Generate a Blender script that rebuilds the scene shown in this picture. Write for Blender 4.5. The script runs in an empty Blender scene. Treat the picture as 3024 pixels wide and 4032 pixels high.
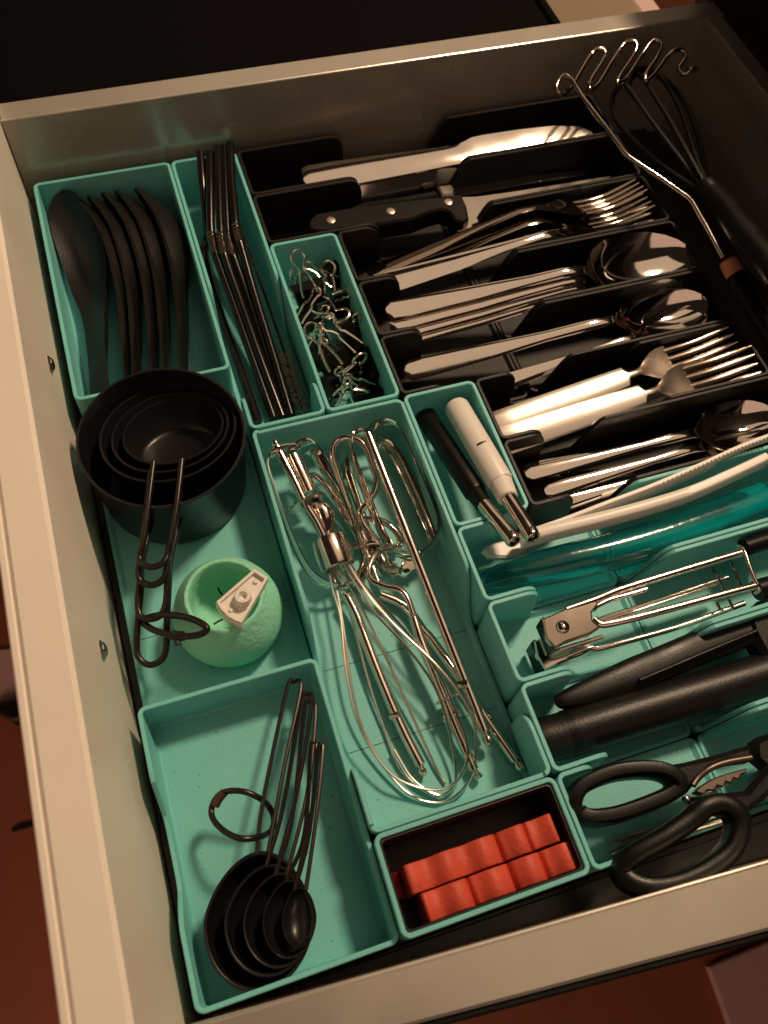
import bpy, math, random
from mathutils import Vector, Matrix, noise
random.seed(7)
R = math.radians
scene = bpy.context.scene
COL = scene.collection
# All lengths below are millimetres: x runs along the drawer away from its front panel,
# y from the far side wall to the near one, h up from the bin rims.
def V(x, y, h=0.0):
    return Vector((x, -y, h)) * .001

# ------------------------------------------------------------------ camera
cam_d = bpy.data.cameras.new('camera'); cam = bpy.data.objects.new('camera', cam_d); COL.objects.link(cam)
scene.camera = cam
cam_d.sensor_fit = 'HORIZONTAL'; cam_d.sensor_width = 36.0; cam_d.lens = 40.1562
cam_d.clip_start = .01; cam_d.clip_end = 50
CR_ = Matrix([[0.948993, 0.308694, -0.064193], [-0.243971, 0.847898, 0.470688], [0.199728, -0.431018, 0.879962]])            # rows: camera right, down, forward in (x, y, -h)
def _b(v): return Vector((v[0], -v[1], -v[2]))
_r, _d, _f = (_b(CR_[i]) for i in range(3))
cam.matrix_world = Matrix.Translation(V(50.49, 461.34, 379.04)) @ Matrix((( _r[0], -_d[0], -_f[0]), (_r[1], -_d[1], -_f[1]), (_r[2], -_d[2], -_f[2]))).to_4x4()
cam_d.dof.use_dof = True; cam_d.dof.focus_distance = .425; cam_d.dof.aperture_fstop = 17.0

# ------------------------------------------------------------------ light
world = bpy.data.worlds.new('World'); scene.world = world; world.use_nodes = True
bg = world.node_tree.nodes['Background']; bg.inputs[0].default_value = (.95, .62, .42, 1); bg.inputs[1].default_value = .016
def lamp(name, kind, loc, target, energy, color, size, sy=None, shape='DISK'):
    l = bpy.data.lights.new(name, kind); o = bpy.data.objects.new(name, l); COL.objects.link(o)
    l.energy = energy; l.color = color; l.shape = shape; l.size = size
    if sy: l.size_y = sy
    o.location = V(*loc); o.rotation_euler = (V(*target) - V(*loc)).to_track_quat('-Z', 'Y').to_euler()
    return o
lamp('room_lamp', 'AREA', (760, -150, 1120), (140, 260, 0), 16.4, (1, .725, .48), .19)
lamp('wall_glow', 'AREA', (700, -1250, 1250), (200, 150, 0), 1.5, (1, .70, .47), 1.2, .8, 'RECTANGLE')
lamp('room_glow', 'AREA', (-150, 1700, 950), (150, 100, 0), 3.8, (1, .62, .45), 1.8, 1.2, 'RECTANGLE')
lamp('ceiling_glow', 'AREA', (780, 60, 1750), (200, 200, 0), 3.6, (1, .70, .47), 1.5, 1.3, 'RECTANGLE')
lamp('floor_fill_light', 'AREA', (-950, 900, 50), (-150, 450, -680), 5.0, (1, .50, .34), .35)  # unseen fill light, added to bring up the reddish floor
scene.view_settings.view_transform = 'Standard'; scene.view_settings.look = 'None'
scene.view_settings.exposure = 0; scene.view_settings.gamma = 1

# ------------------------------------------------------------------ materials
def mat(name, col, rough=.5, metal=0.0, bump=0.0, bscale=400.0, spec=.5, trans=0.0, mottle=0.0, mscale=30.0, stretch=None, aniso=0, sss=0, detail=3, rvar=0.0):
    m = bpy.data.materials.new(name); m.use_nodes = True
    nt = m.node_tree; b = nt.nodes['Principled BSDF']
    b.inputs['Base Color'].default_value = (*col, 1); b.inputs['Roughness'].default_value = rough
    b.inputs['Metallic'].default_value = metal; b.inputs['Specular IOR Level'].default_value = spec
    b.inputs['Transmission Weight'].default_value = trans; b.inputs['Anisotropic'].default_value = aniso
    if sss:
        b.inputs['Subsurface Weight'].default_value = sss; b.inputs['Subsurface Radius'].default_value = (.004, .004, .003)
    tc = nt.nodes.new('ShaderNodeTexCoord')
    src = tc.outputs['Object']
    if stretch:
        mp = nt.nodes.new('ShaderNodeMapping'); mp.inputs['Scale'].default_value = stretch
        nt.links.new(src, mp.inputs[0]); src = mp.outputs[0]
    if mottle or rvar:
        n = nt.nodes.new('ShaderNodeTexNoise'); n.inputs['Scale'].default_value = mscale; n.inputs['Detail'].default_value = 5
        nt.links.new(src, n.inputs['Vector'])
        if mottle:
            mx = nt.nodes.new('ShaderNodeMix'); mx.data_type = 'RGBA'
            lo = tuple(c * (1 - mottle) for c in col); hi = tuple(min(1, c * (1 + mottle)) for c in col)
            mx.inputs[6].default_value = (*lo, 1); mx.inputs[7].default_value = (*hi, 1)
            nt.links.new(n.outputs[0], mx.inputs[0]); nt.links.new(mx.outputs[2], b.inputs['Base Color'])
        if rvar:
            mr = nt.nodes.new('ShaderNodeMapRange'); mr.inputs[1].default_value = .3; mr.inputs[2].default_value = .7
            mr.inputs[3].default_value = max(.02, rough - rvar); mr.inputs[4].default_value = rough + rvar
            nt.links.new(n.outputs[0], mr.inputs[0]); nt.links.new(mr.outputs[0], b.inputs['Roughness'])
    if bump:
        n2 = nt.nodes.new('ShaderNodeTexNoise'); n2.inputs['Scale'].default_value = bscale; n2.inputs['Detail'].default_value = detail
        nt.links.new(src, n2.inputs['Vector'])
        bp = nt.nodes.new('ShaderNodeBump'); bp.inputs['Strength'].default_value = bump; bp.inputs['Distance'].default_value = .0006
        nt.links.new(n2.outputs[0], bp.inputs['Height']); nt.links.new(bp.outputs[0], b.inputs['Normal'])
    return m
TEAL = mat('teal_plastic', (.155, .515, .495), .52, bump=.25, bscale=900, mottle=.10, mscale=45, rvar=.08)
TEAL2 = mat('deep_teal_plastic', (.160, .50, .48), .52, bump=.25, bscale=900, mottle=.10, mscale=45, rvar=.08)
BLACKBIN = mat('black_tray_plastic', (.010, .008, .007), .5, spec=.3, bump=.2, bscale=900)
BLACKPL = mat('black_matte_plastic', (.005, .0045, .004), .36, spec=.24, bump=.15, bscale=1200, rvar=.06, mscale=80)
BLACKSOFT = mat('black_soft_plastic', (.006, .005, .0045), .40, spec=.36, bump=.2, bscale=800)
BLACKENAMEL = mat('black_enamel', (.008, .0075, .008), .33, spec=.35, bump=.05, bscale=300)
BLACKGLOSS = mat('black_gloss_metal', (.012, .009, .009), .2, metal=.4)
BRONZE = mat('dark_bronze_wire', (.020, .016, .014), .28, metal=.45)
STEEL = mat('polished_steel', (.76, .70, .64), .065, metal=1, rvar=.02, mscale=40, bump=.015, bscale=120)
ROSEREFLECT = mat('satin_rose_reflect_steel', (.56, .45, .38), .27, metal=1, rvar=.05, mscale=40)  # fork head steel, pinkish room reflections put into its base colour
SHADESTEEL = mat('shaded_polished_steel', (.42, .35, .29), .07, metal=1, rvar=.02, mscale=40)  # polished steel with shade and dark reflections put into its base colour
BRUSHED = mat('brushed_steel', (.64, .59, .53), .2, metal=1, rvar=.07, mscale=60, bump=.06, bscale=500, stretch=(1, .08, 1))
CHROME = mat('bright_chrome', (.80, .70, .63), .15, metal=1, rvar=.03, mscale=120)
WIRE = mat('whisk_wire', (.80, .71, .63), .22, metal=1)
CLIPWIRE = mat('clip_wire', (.82, .72, .62), .24, metal=1)
CREAM = mat('cream_panel', (.78, .715, .625), .40, bump=.10, bscale=700, mottle=.05, mscale=14, rvar=.08)
GREYMETAL = mat('grey_lacquered_steel', (.48, .44, .38), .28, metal=.5, mottle=.07, mscale=25, rvar=.08)
DARKBASE = mat('dark_base', (.016, .015, .014), .3, spec=.4, rvar=.06, mscale=20)
BLACKGRID = mat('black_grid_plastic', (.011, .010, .011), .5)
SEAM = mat('dark_gap', (.008, .010, .010), .9)
MINT = mat('mint_fuzzy', (.27, .70, .50), .8, bump=1.0, bscale=420, mottle=.10, mscale=90)
MINTBASE = mat('mint_smooth', (.12, .48, .36), .5)
WHITE = mat('white_plastic', (.74, .70, .66), .38, sss=.1)
WHITE2 = mat('off_white_plastic', (.74, .71, .65), .45, mottle=.04, mscale=60)
REDSIL = mat('red_silicone', (.56, .068, .035), .6, bump=.5, bscale=500, mottle=.18, mscale=120)
TEALGLASS = mat('clear_teal_plastic', (.004, .40, .42), .12, trans=.9, bump=.25, bscale=160)
WOODFLOOR = mat('brown_floor', (.26, .085, .040), .5, mottle=.35, mscale=7, stretch=(1, .15, 1))
MATM = mat('mauve_mat', (.48, .33, .30), .8, mottle=.05)
TANM = mat('tan_board_paint', (.19, .14, .09), .8, mottle=.15, mscale=14, stretch=(.2, 1, 1))
BLACKBOX = mat('black_bin_shell', (.004, .0035, .004), .8, spec=.03, bump=.1, bscale=200)
COUNTER = mat('dark_counter', (.030, .022, .022), .5)
PINK = mat('pink_ferrule', (.62, .24, .16), .5)

# ------------------------------------------------------------------ mesh helpers
def nrm(v):
    v = Vector(v); return v.normalized()
def crom(pts, sub=6, closed=False):
    pts = [Vector(p) for p in pts]; n = len(pts); out = []
    for i in range(n if closed else n - 1):
        if closed: a, b, c, d = pts[(i-1) % n], pts[i], pts[(i+1) % n], pts[(i+2) % n]
        else:
            b, c = pts[i], pts[i+1]; a = pts[i-1] if i else b*2-c; d = pts[i+2] if i+2 < n else c*2-b
        for k in range(sub):
            t = k / sub
            out.append(.5*((2*b)+(c-a)*t+(2*a-5*b+4*c-d)*t*t+(3*b-a-3*c+d)*t**3))
    if not closed: out.append(pts[-1])
    return out
class G:
    """vertices (mm: x, y, h) and faces"""
    def __init__(s): s.v = []; s.f = []
    def add(s, v, f):
        o = len(s.v); s.v += [Vector(p) for p in v]; s.f += [tuple(i+o for i in q) for q in f]; return s
    def join(s, g): return s.add(g.v, g.f)
def rings(rs, cap=True, loop=False):
    g = G(); n = len(rs[0]); m = len(rs)
    v = [p for r in rs for p in r]; f = []
    for i in range(m if loop else m-1):
        j = (i+1) % m
        for k in range(n):
            l = (k+1) % n
            f.append((i*n+k, i*n+l, j*n+l, j*n+k))
    if cap and not loop:
        f.append(tuple(range(n-1, -1, -1))); f.append(tuple((m-1)*n+k for k in range(n)))
    return g.add(v, f)
def tube(pts, r, seg=8, sub=5, closed=False, up=None, ry=None, smooth=True, square=0.0, tip=0):
    """round wire or, with up and ry, a flat ribbon (r across, ry along up)"""
    P = crom(pts, sub, closed) if smooth else [Vector(p) for p in pts]
    n = len(P); rs = []; rad = r if callable(r) else None
    prev = None
    for i in range(n):
        t = (P[(i+1) % n]-P[i-1]) if (closed or 0 < i < n-1) else (P[1]-P[0] if i == 0 else P[-1]-P[-2])
        t = nrm(t) if t.length > 1e-9 else Vector((1, 0, 0))
        if up is not None:
            s = t.cross(Vector(up)); s = s.normalized() if s.length > 1e-4 else t.orthogonal().normalized(); u = s.cross(t)
        else:
            if prev is None: s = t.orthogonal().normalized()
            else:
                s = prev - t*prev.dot(t); s = s.normalized() if s.length > 1e-6 else t.orthogonal().normalized()
            prev = s; u = t.cross(s)
        q = i/(n-1) if n > 1 else 0
        rr = rad(q) if rad else r
        r2 = (ry(q) if callable(ry) else ry) if ry is not None else rr
        ring = []
        for k in range(seg):
            a = 2*math.pi*k/seg; c, sn = math.cos(a), math.sin(a)
            if square:
                c = math.copysign(abs(c)**square, c); sn = math.copysign(abs(sn)**square, sn)
            ring.append(P[i]+s*c*rr+u*sn*r2)
        rs.append(ring)
    return rings(rs, True, closed)
def lathe(prof, c, axis=(0, 0, 1), seg=40, closed_prof=False):
    """profile of (radius, height along axis)"""
    a = nrm(axis); s = a.orthogonal().normalized(); t = a.cross(s); c = Vector(c); rs = []
    for r, z in prof:
        r = max(r, .01)
        rs.append([c+a*z+s*r*math.cos(2*math.pi*k/seg)+t*r*math.sin(2*math.pi*k/seg) for k in range(seg)])
    return rings(rs, not closed_prof, closed_prof)
def offset(poly, d):
    n = len(poly); out = []
    ar = sum(poly[i][0]*poly[(i+1) % n][1]-poly[(i+1) % n][0]*poly[i][1] for i in range(n))
    sg = 1 if ar > 0 else -1
    for i in range(n):
        p, a, b = Vector(poly[i]), Vector(poly[i-1]), Vector(poly[(i+1) % n])
        e1 = (p-a).normalized(); e2 = (b-p).normalized()
        n1 = Vector((-e1[1], e1[0]))*sg; n2 = Vector((-e2[1], e2[0]))*sg
        m = n1+n2; m = m/max(.4, m.length_squared/2) if m.length > 1e-6 else n1
        out.append((p+m*d)[:])
    return out
def prism(poly, h0, h1, bev=.6, fr=None):
    """outline (x, y) raised from h0 to h1 with softened edges; fr maps (x, y, h) elsewhere"""
    bev = min(bev, abs(h1-h0)*.45); i1 = offset(poly, bev); rs = []
    for pl, h in ((i1, h0), (poly, h0+bev), (poly, h1-bev), (i1, h1)):
        rs.append([Vector((p[0], p[1], h)) for p in pl])
    g = rings(rs)
    if fr: g.v = [Vector(fr(*p)) for p in g.v]
    return g
def box(x0, x1, y0, y1, h0, h1, bev=.5):
    return prism([(x0, y0), (x1, y0), (x1, y1), (x0, y1)], h0, h1, bev)
def rrect(x0, x1, y0, y1, r, n=5):
    o = []
    for cx, cy, a0 in ((x1-r, y1-r, 0), (x0+r, y1-r, 90), (x0+r, y0+r, 180), (x1-r, y0+r, 270)):
        for k in range(n+1):
            a = R(a0+90*k/n); o.append((cx+r*math.cos(a), cy+r*math.sin(a)))
    return o
def link_mesh(name, g, m, loc, smooth=38):
    me = bpy.data.meshes.new(name)
    l = Vector(loc)
    me.from_pydata([V(*(p-l)) for p in g.v], [], g.f); me.materials.append(m)
    import bmesh
    bm = bmesh.new(); bm.from_mesh(me); bmesh.ops.recalc_face_normals(bm, faces=bm.faces); bm.to_mesh(me); bm.free()
    for p in me.polygons: p.use_smooth = len(p.vertices) < 9
    me.set_sharp_from_angle(angle=R(smooth))
    o = bpy.data.objects.new(name, me); COL.objects.link(o); return o
def tag(o, label, cat, group=None):
    o['label'] = label; o['category'] = cat
    if group: o['group'] = group
    return o
def single(name, label, cat, g, m, loc=None, group=None, smooth=38):
    if loc is None: loc = (sum(p[0] for p in g.v)/len(g.v), sum(p[1] for p in g.v)/len(g.v), min(p[2] for p in g.v))
    o = link_mesh(name, g, m, loc, smooth); o.location = V(*loc)
    return tag(o, label, cat, group)
def structure(name, g, m, smooth=38):
    o = link_mesh(name, g, m, (0, 0, 0), smooth); o['kind'] = 'structure'; return o
LOC = {}
def thing(name, label, cat, loc, group=None):
    e = bpy.data.objects.new(name, None); COL.objects.link(e); e.empty_display_size = .01
    e.location = V(*loc); LOC[e.name] = loc
    return tag(e, label, cat, group)
def part(par, name, g, m, label=None, smooth=38, kind=None):
    """one mesh under its thing (or, as a sub-part, under a part); g in drawer millimetres"""
    loc = LOC[par.name]
    o = link_mesh(name, g, m, loc, smooth); o.parent = par; LOC[o.name] = loc
    if label: o['label'] = label
    if kind: o['kind'] = kind
    return o
def copy_tree(o, parent=None):
    c = o.copy(); COL.objects.link(c)
    if parent is not None: c.parent = parent
    for ch in list(o.children): copy_tree(ch, c)
    return c
def frame(p0, p1, n, nominal=None):
    """object matrix: local Y from p0 towards p1, local Z near n (all in drawer mm)"""
    a, b = V(*p0), V(*p1); l = (b-a); L = l.length; l.normalize()
    nb = Vector((n[0], -n[1], n[2])); nb = (nb-l*nb.dot(l)).normalized(); w = l.cross(nb)
    s = L/(nominal*.001) if nominal else 1
    return Matrix.Translation(a) @ Matrix(((w[0], l[0], nb[0]), (w[1], l[1], nb[1]), (w[2], l[2], nb[2]))).to_4x4() @ Matrix.Scale(s, 4)
def utensil(st, n=11, dome=.5):
    """st rows: (y, half width, thickness, lift, cup depth). local geometry, y flipped so that Y stays up-axis of frame()"""
    rs = []
    for y, hw, th, lift, cup in st:
        top = []; bot = []
        for k in range(n):
            s = -1+2*k/(n-1); e = math.sqrt(max(0, 1-s*s))
            z = lift-cup*(1-s*s)
            tt = th*(.25+.75*e) if cup < .3 else th
            x = s*hw
            top.append(Vector((x, -y, z+tt*dome*(e if cup < .3 else 1)*.5))); bot.append(Vector((x, -y, z-tt*.5)))
        rs.append(top+bot[::-1])
    return rings(rs)
def local_obj(name, g, m, smooth=40):
    return link_mesh(name, g, m, (0, 0, 0), smooth)

# ------------------------------------------------------------------ kitchen floor and what lies round the drawer
structure('floor', box(-1500, 1500, -1500, 1500, -690, -680, .1), WOODFLOOR)
structure('countertop', box(436, 1100, -38, 900, 112, 150, 2), COUNTER)
structure('cabinet', G().join(box(470, 1080, -40, -26, -400, 110, 1)).join(box(470, 1080, 530, 545, -400, 110, 1)), COUNTER)

# ------------------------------------------------------------------ drawer
dr = thing('drawer', 'open kitchen drawer with cream front panel and grey metal sides', 'drawer', (200, 230, -50))
part(dr, 'front_panel', box(-22.5, -5.5, -30, 640, -95, 84, 1.6), CREAM)
part(dr, 'panel_edge_strip', box(-25.8, -22.6, -30, 640, -95, 83.4, .7), CREAM)
WO = [(-5, -22), (470, -22), (470, -6), (-5, -6)]
sw = part(dr, 'side_wall', prism(WO, -60, 40, 1.1), GREYMETAL, label='far grey steel side of the drawer')
part(sw, 'edge_bead', tube([(-5, -6.4, 39.5), (200, -6.4, 39.5), (468, -6.4, 39.5)], .9, sub=2), GREYMETAL)
NI = lambda x: 464.0+.068*(x-8); NO = lambda x: 487+.095*(x-77)
sw2 = part(dr, 'side_wall', prism([(-5, NI(-5)), (470, NI(470)), (470, NO(470)), (-5, NO(-5))], -60, 40, 1.1), GREYMETAL, label='near grey steel side of the drawer')
part(sw2, 'edge_bead', tube([(-5, NI(-5)+.4, 39.5), (200, NI(200)+.4, 39.5), (468, NI(468)+.4, 39.5)], .9, sub=2), GREYMETAL)
part(sw2, 'runner_cover', prism([(-5, NO(-5)+.3), (470, NO(470)+.3), (470, NO(470)+3), (-5, NO(-5)+3)], -60, 34, .8), DARKBASE)
part(dr, 'back_wall', prism([(455, -5.5), (468, -5.5), (468, NI(462)-.6), (455, NI(455)-.6)], -60, 40, 1.0), GREYMETAL)
part(dr, 'bottom_panel', box(-5, 454.6, -5.6, 462, -52, -48, .3), DARKBASE)
part(dr, 'bottom_panel', prism([(-5, 462.1), (454.6, 462.1), (454.6, NI(454)-.4), (-5, NI(-5)-.2)], -52, -48, .3), DARKBASE)
for yy in (159, 316.6):
    s = part(dr, 'screw', lathe([(0, 0), (4.2, 0), (4.6, .5), (4.2, 1.0), (3.2, 1.4), (0, 1.4)], (-5.5, yy, 22), (1, 0, 0), 20), BRUSHED)
    part(s, 'screw_head', lathe([(0, 1.2), (3.4, 1.2), (3.2, 1.9), (2.0, 2.5), (.9, 2.6), (.9, 1.7), (0, 1.7)], (-5.5, yy, 22), (1, 0, 0), 16), STEEL)

# ------------------------------------------------------------------ base grid under the bins
bp = thing('base_grid', 'black plastic base grid lying under all the organizer bins', 'base grid', (200, 230, -48))
part(bp, 'grid_plate', box(-4.8, 440, -4.6, 462.0, -47.9, -43.2, .5), BLACKGRID)
g = G()
for k in range(11): g.join(box(0, 378, 42*k-.9 if k else -1.5, 42*k+.9, -43.1, -41.6, .3))
part(bp, 'grid_rib', g, BLACKGRID, kind='stuff')
part(bp, 'edge_rail', prism([(-4.8, 462.6), (440, 462.6), (440, 468.6), (-4.8, 463.3)], -47.9, -40, .6), BLACKGRID)

# ------------------------------------------------------------------ organizer bins on a 42 mm grid
FL = -34.0
def interp(tp, t, H):
    if t <= tp[0][0]: return tp[0][1]
    for (a, ha), (b, hb) in zip(tp, tp[1:]):
        if t <= b: return ha+(hb-ha)*(t-a)/max(1e-6, b-a)
    return tp[-1][1]
LOWH = FL+1.6
def drop(t, d=1, r=9.0, H=0.0, low=None):
    """rounded tab end: full height up to t, then a rounded corner and a plunge to the floor (d=+1 falls as t grows)"""
    low = LOWH if low is None else low
    o = [(t-d*r*(1-math.sin(a)), H-r*(1-math.cos(a))) for a in (0, .3, .6, .9, 1.2, math.pi/2)]
    o += [(t+d*.3, H-r-1), (t+d*.8, low+4), (t+d*2, low+1.2), (t+d*5, low)]
    return o
def rise(t0, t1, H=0.0, low=None):
    low = LOWH if low is None else low
    return [(t0+(t1-t0)*q, low+(H-low)*(3*q*q-2*q**3)) for q in (0, .12, .25, .38, .5, .62, .75, .88, 1)]
def prof(*segs):
    pts = [p for s in segs for p in s]
    return sorted(pts, key=lambda p: p[0])
def bin_geo(x0, x1, y0, y1, H=0.0, tops=None, th=2.1, floor=FL, base=-41.0):
    tops = tops or {}
    x0 += .25; y0 += .25; x1 -= .25; y1 -= .25; r = 4.0
    pts = []   # (x, y, nx, ny, top)
    def side(s, a, b, fixed, nx, ny):
        T = tops.get(s); ts = {a, b}
        lo, hi = min(a, b), max(a, b)
        if T: ts |= {t for t, _ in T if lo < t < hi}
        k = max(1, int((hi-lo)/14))
        ts |= {lo+(hi-lo)*i/k for i in range(k+1)}
        for t in sorted(ts, reverse=a > b):
            h = interp(T, t, H) if T else H
            pts.append((t, fixed, nx, ny, h) if ny else (fixed, t, nx, ny, h))
    def corner(cx, cy, a0):
        h0 = pts[-1][4]
        for k in range(1, 6):
            a = R(a0+90*k/6); pts.append((cx+r*math.cos(a), cy+r*math.sin(a), math.cos(a), math.sin(a), h0))
    side('F', x0+r, x1-r, y0, 0, -1); corner(x1-r, y0+r, -90)
    side('R', y0+r, y1-r, x1, 1, 0); corner(x1-r, y1-r, 0)
    side('N', x1-r, x0+r, y1, 0, 1); corner(x0+r, y1-r, 90)
    side('L', y1-r, y0+r, x0, -1, 0); corner(x0+r, y0+r, 180)
    # corner heights follow the wall that comes next when that one is lower at the corner
    rs = []
    def ring(ins, hf): rs.append([Vector((p[0]-p[2]*ins, p[1]-p[3]*ins, hf(p[4]))) for p in pts])
    c = .35
    ring(1.0, lambda t: base); ring(0, lambda t: base+1.0)
    ring(0, lambda t: t-c); ring(c, lambda t: t); ring(th-c, lambda t: t); ring(th, lambda t: t-c)
    ring(th, lambda t: min(floor+2.2, t-c-.02)); ring(th+.7, lambda t: min(floor+.7, t-c-.05)); ring(th+1.6, lambda t: floor)
    g = rings(rs[:-1], cap=False); n = len(pts)
    g.add(rs[0], [tuple(range(n))])
    b1 = rings([rs[-2], rs[-1]], cap=False); g.join(b1)
    fl = rs[-1]; cx = sum(p[0] for p in fl)/n; cy = sum(p[1] for p in fl)/n
    g.add(fl+[Vector((cx, cy, floor))], [(i, (i+1) % n, n) for i in range(n)])
    return g
def bin_thing(name, label, cat, x0, x1, y0, y1, m, H=0.0, tops=None, group=None, seams=()):
    o = thing(name, label, cat, ((x0+x1)/2, (y0+y1)/2, -41), group)
    part(o, 'tray_shell', bin_geo(x0, x1, y0, y1, H, tops), m, smooth=30)
    for s in seams: part(o, 'joint', s, SEAM)
    return o
u = 42.0
GT, GB = 'teal organizer bins filling the drawer', 'black cutlery trays in the drawer'
def xseam(y0, y1, x): return box(x-.25, x+.25, y0+2.6, y1-2.6, FL-.5, FL+.06, .02)
def yseam(x0, x1, y): return box(x0+2.6, x1-2.6, y-.16, y+.16, FL-.5, FL+.06, .02)
bin_thing('organizer_bin', 'teal bin holding black soup spoons in the far left corner', 'bin', 0, 2*u, 0, 4*u, TEAL, group=GT)
sd = lambda a, b: prof(rise(126, 108), drop(b, -1))
ST = prof([(p[0], p[1]) for p in rise(126, 107)], drop(185, -1))
bin_thing('organizer_bin', 'narrow teal bin full of black metal straws', 'bin', 2*u, 3*u, 0, 5*u, TEAL, tops={'R': ST, 'L': ST}, group=GT, seams=[yseam(2*u, 3*u, 168), yseam(2*u, 3*u, 126)])
bin_thing('organizer_bin', 'small teal bin crowded with binder clips', 'bin', 3*u, 4*u, 2*u, 5*u, TEAL, H=0, group=GT)
WT = prof(rise(334, 313), drop(390, -1))
bin_thing('organizer_bin', 'long teal bin holding mixer beaters and wire whisk', 'bin', 2*u, 4*u, 5*u, 10*u, TEAL2, H=-1.5, tops={'R': WT, 'L': WT}, group=GT, seams=[yseam(2*u, 4*u, 336), yseam(2*u, 4*u, 378)])
bin_thing('organizer_bin', 'teal bin holding the black and the white lighter', 'bin', 4*u, 5*u, 5*u, 7*u, TEAL, group=GT)
low = [(0, LOWH), (600, LOWH)]
bin_thing('organizer_bin', 'low walled teal bin under the measuring cups and mint pot', 'bin', 0, 2*u, 4*u, 8*u, TEAL, tops={k: low for k in 'FNLR'}, group=GT, seams=[yseam(0, 2*u, 294)])
ML = prof([(366, -7), (370, -8), (376, -17), (382, -25), (388, -27), (408, -27), (414, -25), (421, -16), (428, -8.5), (432, -7)])
bin_thing('organizer_bin', 'wide teal bin with dipped side holding black measuring spoons', 'bin', 0, 2*u, 8*u, 11*u, TEAL, H=-7, tops={'L': ML}, group=GT)
rb = bin_thing('organizer_bin', 'short teal bin lined in black with red wavy strips', 'bin', 2*u, 4*u, 10*u, 11*u, TEAL2, group=GT)
g = G()
X0, X1, Y0, Y1 = 2*u+2.5, 4*u-2.5, 10*u+2.5, 11*u-2.5
rs = []
for ins, h in ((0, FL+.1), (0, -1.6), (.8, -1.5), (.8, FL+1.2)):
    rs.append([Vector((x, y, h)) for x, y in rrect(X0+ins, X1-ins, Y0+ins, Y1-ins, 2.2)])
part(rb, 'liner', rings(rs), BLACKGRID)
# black cutlery trays: two trays meet at each row's joint
def row(k, x0, jx, x1, m, grp, lab0, lab1, far=True, near=True, tab=None, top=270, name='cutlery_tray', farT=None, H=0.0):
    y0, y1 = k*u, (k+1)*u
    tab = tab or x0+29; openR = [(0, LOWH), (600, LOWH)]
    if far is True: far = tab
    nT = prof(drop(tab, 1), [(600, LOWH)]); fT = prof(drop(far, 1), [(600, LOWH)])
    bin_thing(name, lab0, 'bin' if m is TEAL else 'tray', x0, jx, y0, y1, m, H, {'F': fT, 'N': nT, 'R': openR}, grp, seams=[])
    nR = prof([(0, LOWH)], rise(jx+.5, jx+19))
    bin_thing(name, lab1, 'bin' if m is TEAL else 'tray', jx, x1, y0, y1, m, H, {'F': nR, 'N': nR, 'L': openR}, grp)
row(0, 3*u, 6*u, 9*u, BLACKBIN, GB, 'black tray under the handles of the table knives', 'black tray under the blades of the table knives', tab=197)
row(1, 3*u, 6*u, 9*u, BLACKBIN, GB, 'black tray under the riveted kitchen knife handle', 'black tray under the broad kitchen knife blade', tab=197)
row(2, 4*u, 6*u, 9*u, BLACKBIN, GB, 'black tray under the handles of the large dark forks', 'black tray under the tines of the large dark forks', tab=195)
row(3, 4*u, 6*u, 9*u, BLACKBIN, GB, 'black tray under the stacked handles of the large spoons', 'black tray under the big dark spoon bowls', tab=195)
row(4, 4*u, 6*u, 9*u, BLACKBIN, GB, 'black tray under the thin handles of the dessert spoons', 'black tray under the single bright dessert spoon bowl', tab=195)
row(5, 5*u, 7*u, 9*u, BLACKBIN, GB, 'black tray under the broad bright fork handles', 'black tray under the heads of the bright forks', tab=236, top=312)
row(6, 5*u, 6*u, 9*u, BLACKBIN, GB, 'black tray under the ends of the three small spoon handles', 'black tray under the teaspoon bowl nearest the white tongs', tab=236)
row(7, 4*u, 6*u, 9*u, TEAL, GT, 'teal bin under the clear teal handle and white tongs joint', 'teal bin under the free ends of the white tongs', tab=197, name='organizer_bin')
row(8, 4*u, 6*u, 9*u, TEAL, GT, 'teal bin under the riveted plates of the chrome hand tool', 'teal bin under the rod ends of the chrome hand tool', tab=197, name='organizer_bin')
row(9, 4*u, 6*u, 9*u, TEAL, GT, 'teal bin under the left ends of the black tool handles', 'teal bin under the right ends of the black tool handles', tab=197, name='organizer_bin')
row(10, 4*u, 6*u, 9*u, TEAL, GT, 'teal bin under the black scissor loops', 'teal bin under the toothed jaws of the scissors', tab=188, name='organizer_bin')

# ------------------------------------------------------------------ black soup spoons standing on edge in the far left bin
def soup_spoon_geo(L=154):
    st = []
    for y, hw, th, lift, cup in ((0, 3, 2, 0, 0.4), (2, 7, 2, -.8, 2.2), (6, 11, 2, -2.4, 4.5), (14, 14, 2.1, -5, 7), (26, 15.8, 2.1, -9, 9), (40, 16, 2.2, -12.3, 10),
                                 (54, 15, 2.4, -13.4, 9.2), (66, 13, 2.8, -13.6, 7), (76, 10.5, 3.2, -13.2, 4.4), (86, 8.6, 3.6, -12.4, 2.0), (98, 7.4, 4, -11, .8), (112, 6.6, 4, -9, .3),
                                 (128, 6.6, 4, -6.4, .2), (140, 6.8, 4, -4.6, .2), (148, 7, 3.8, -4.4, .2), (152, 6, 3.2, -5.6, .2), (154, 3, 2.2, -6.6, .2)):
        st.append((y, hw, th, lift, cup))
    g = utensil(st, 13); g.v = [Vector(p) for p in g.v]
    return g
SG = 'black soup spoons in the far left bin'
SL = ['leftmost black soup spoon, its hollow bowl facing left', 'second black soup spoon from the left, tucked against the hollow one', 'third black soup spoon from the left in its bin',
      'fourth black soup spoon from the left in its bin', 'fifth black soup spoon, second from the straws', 'black soup spoon nearest the straws, back of its bowl lit']
me0 = None
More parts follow.
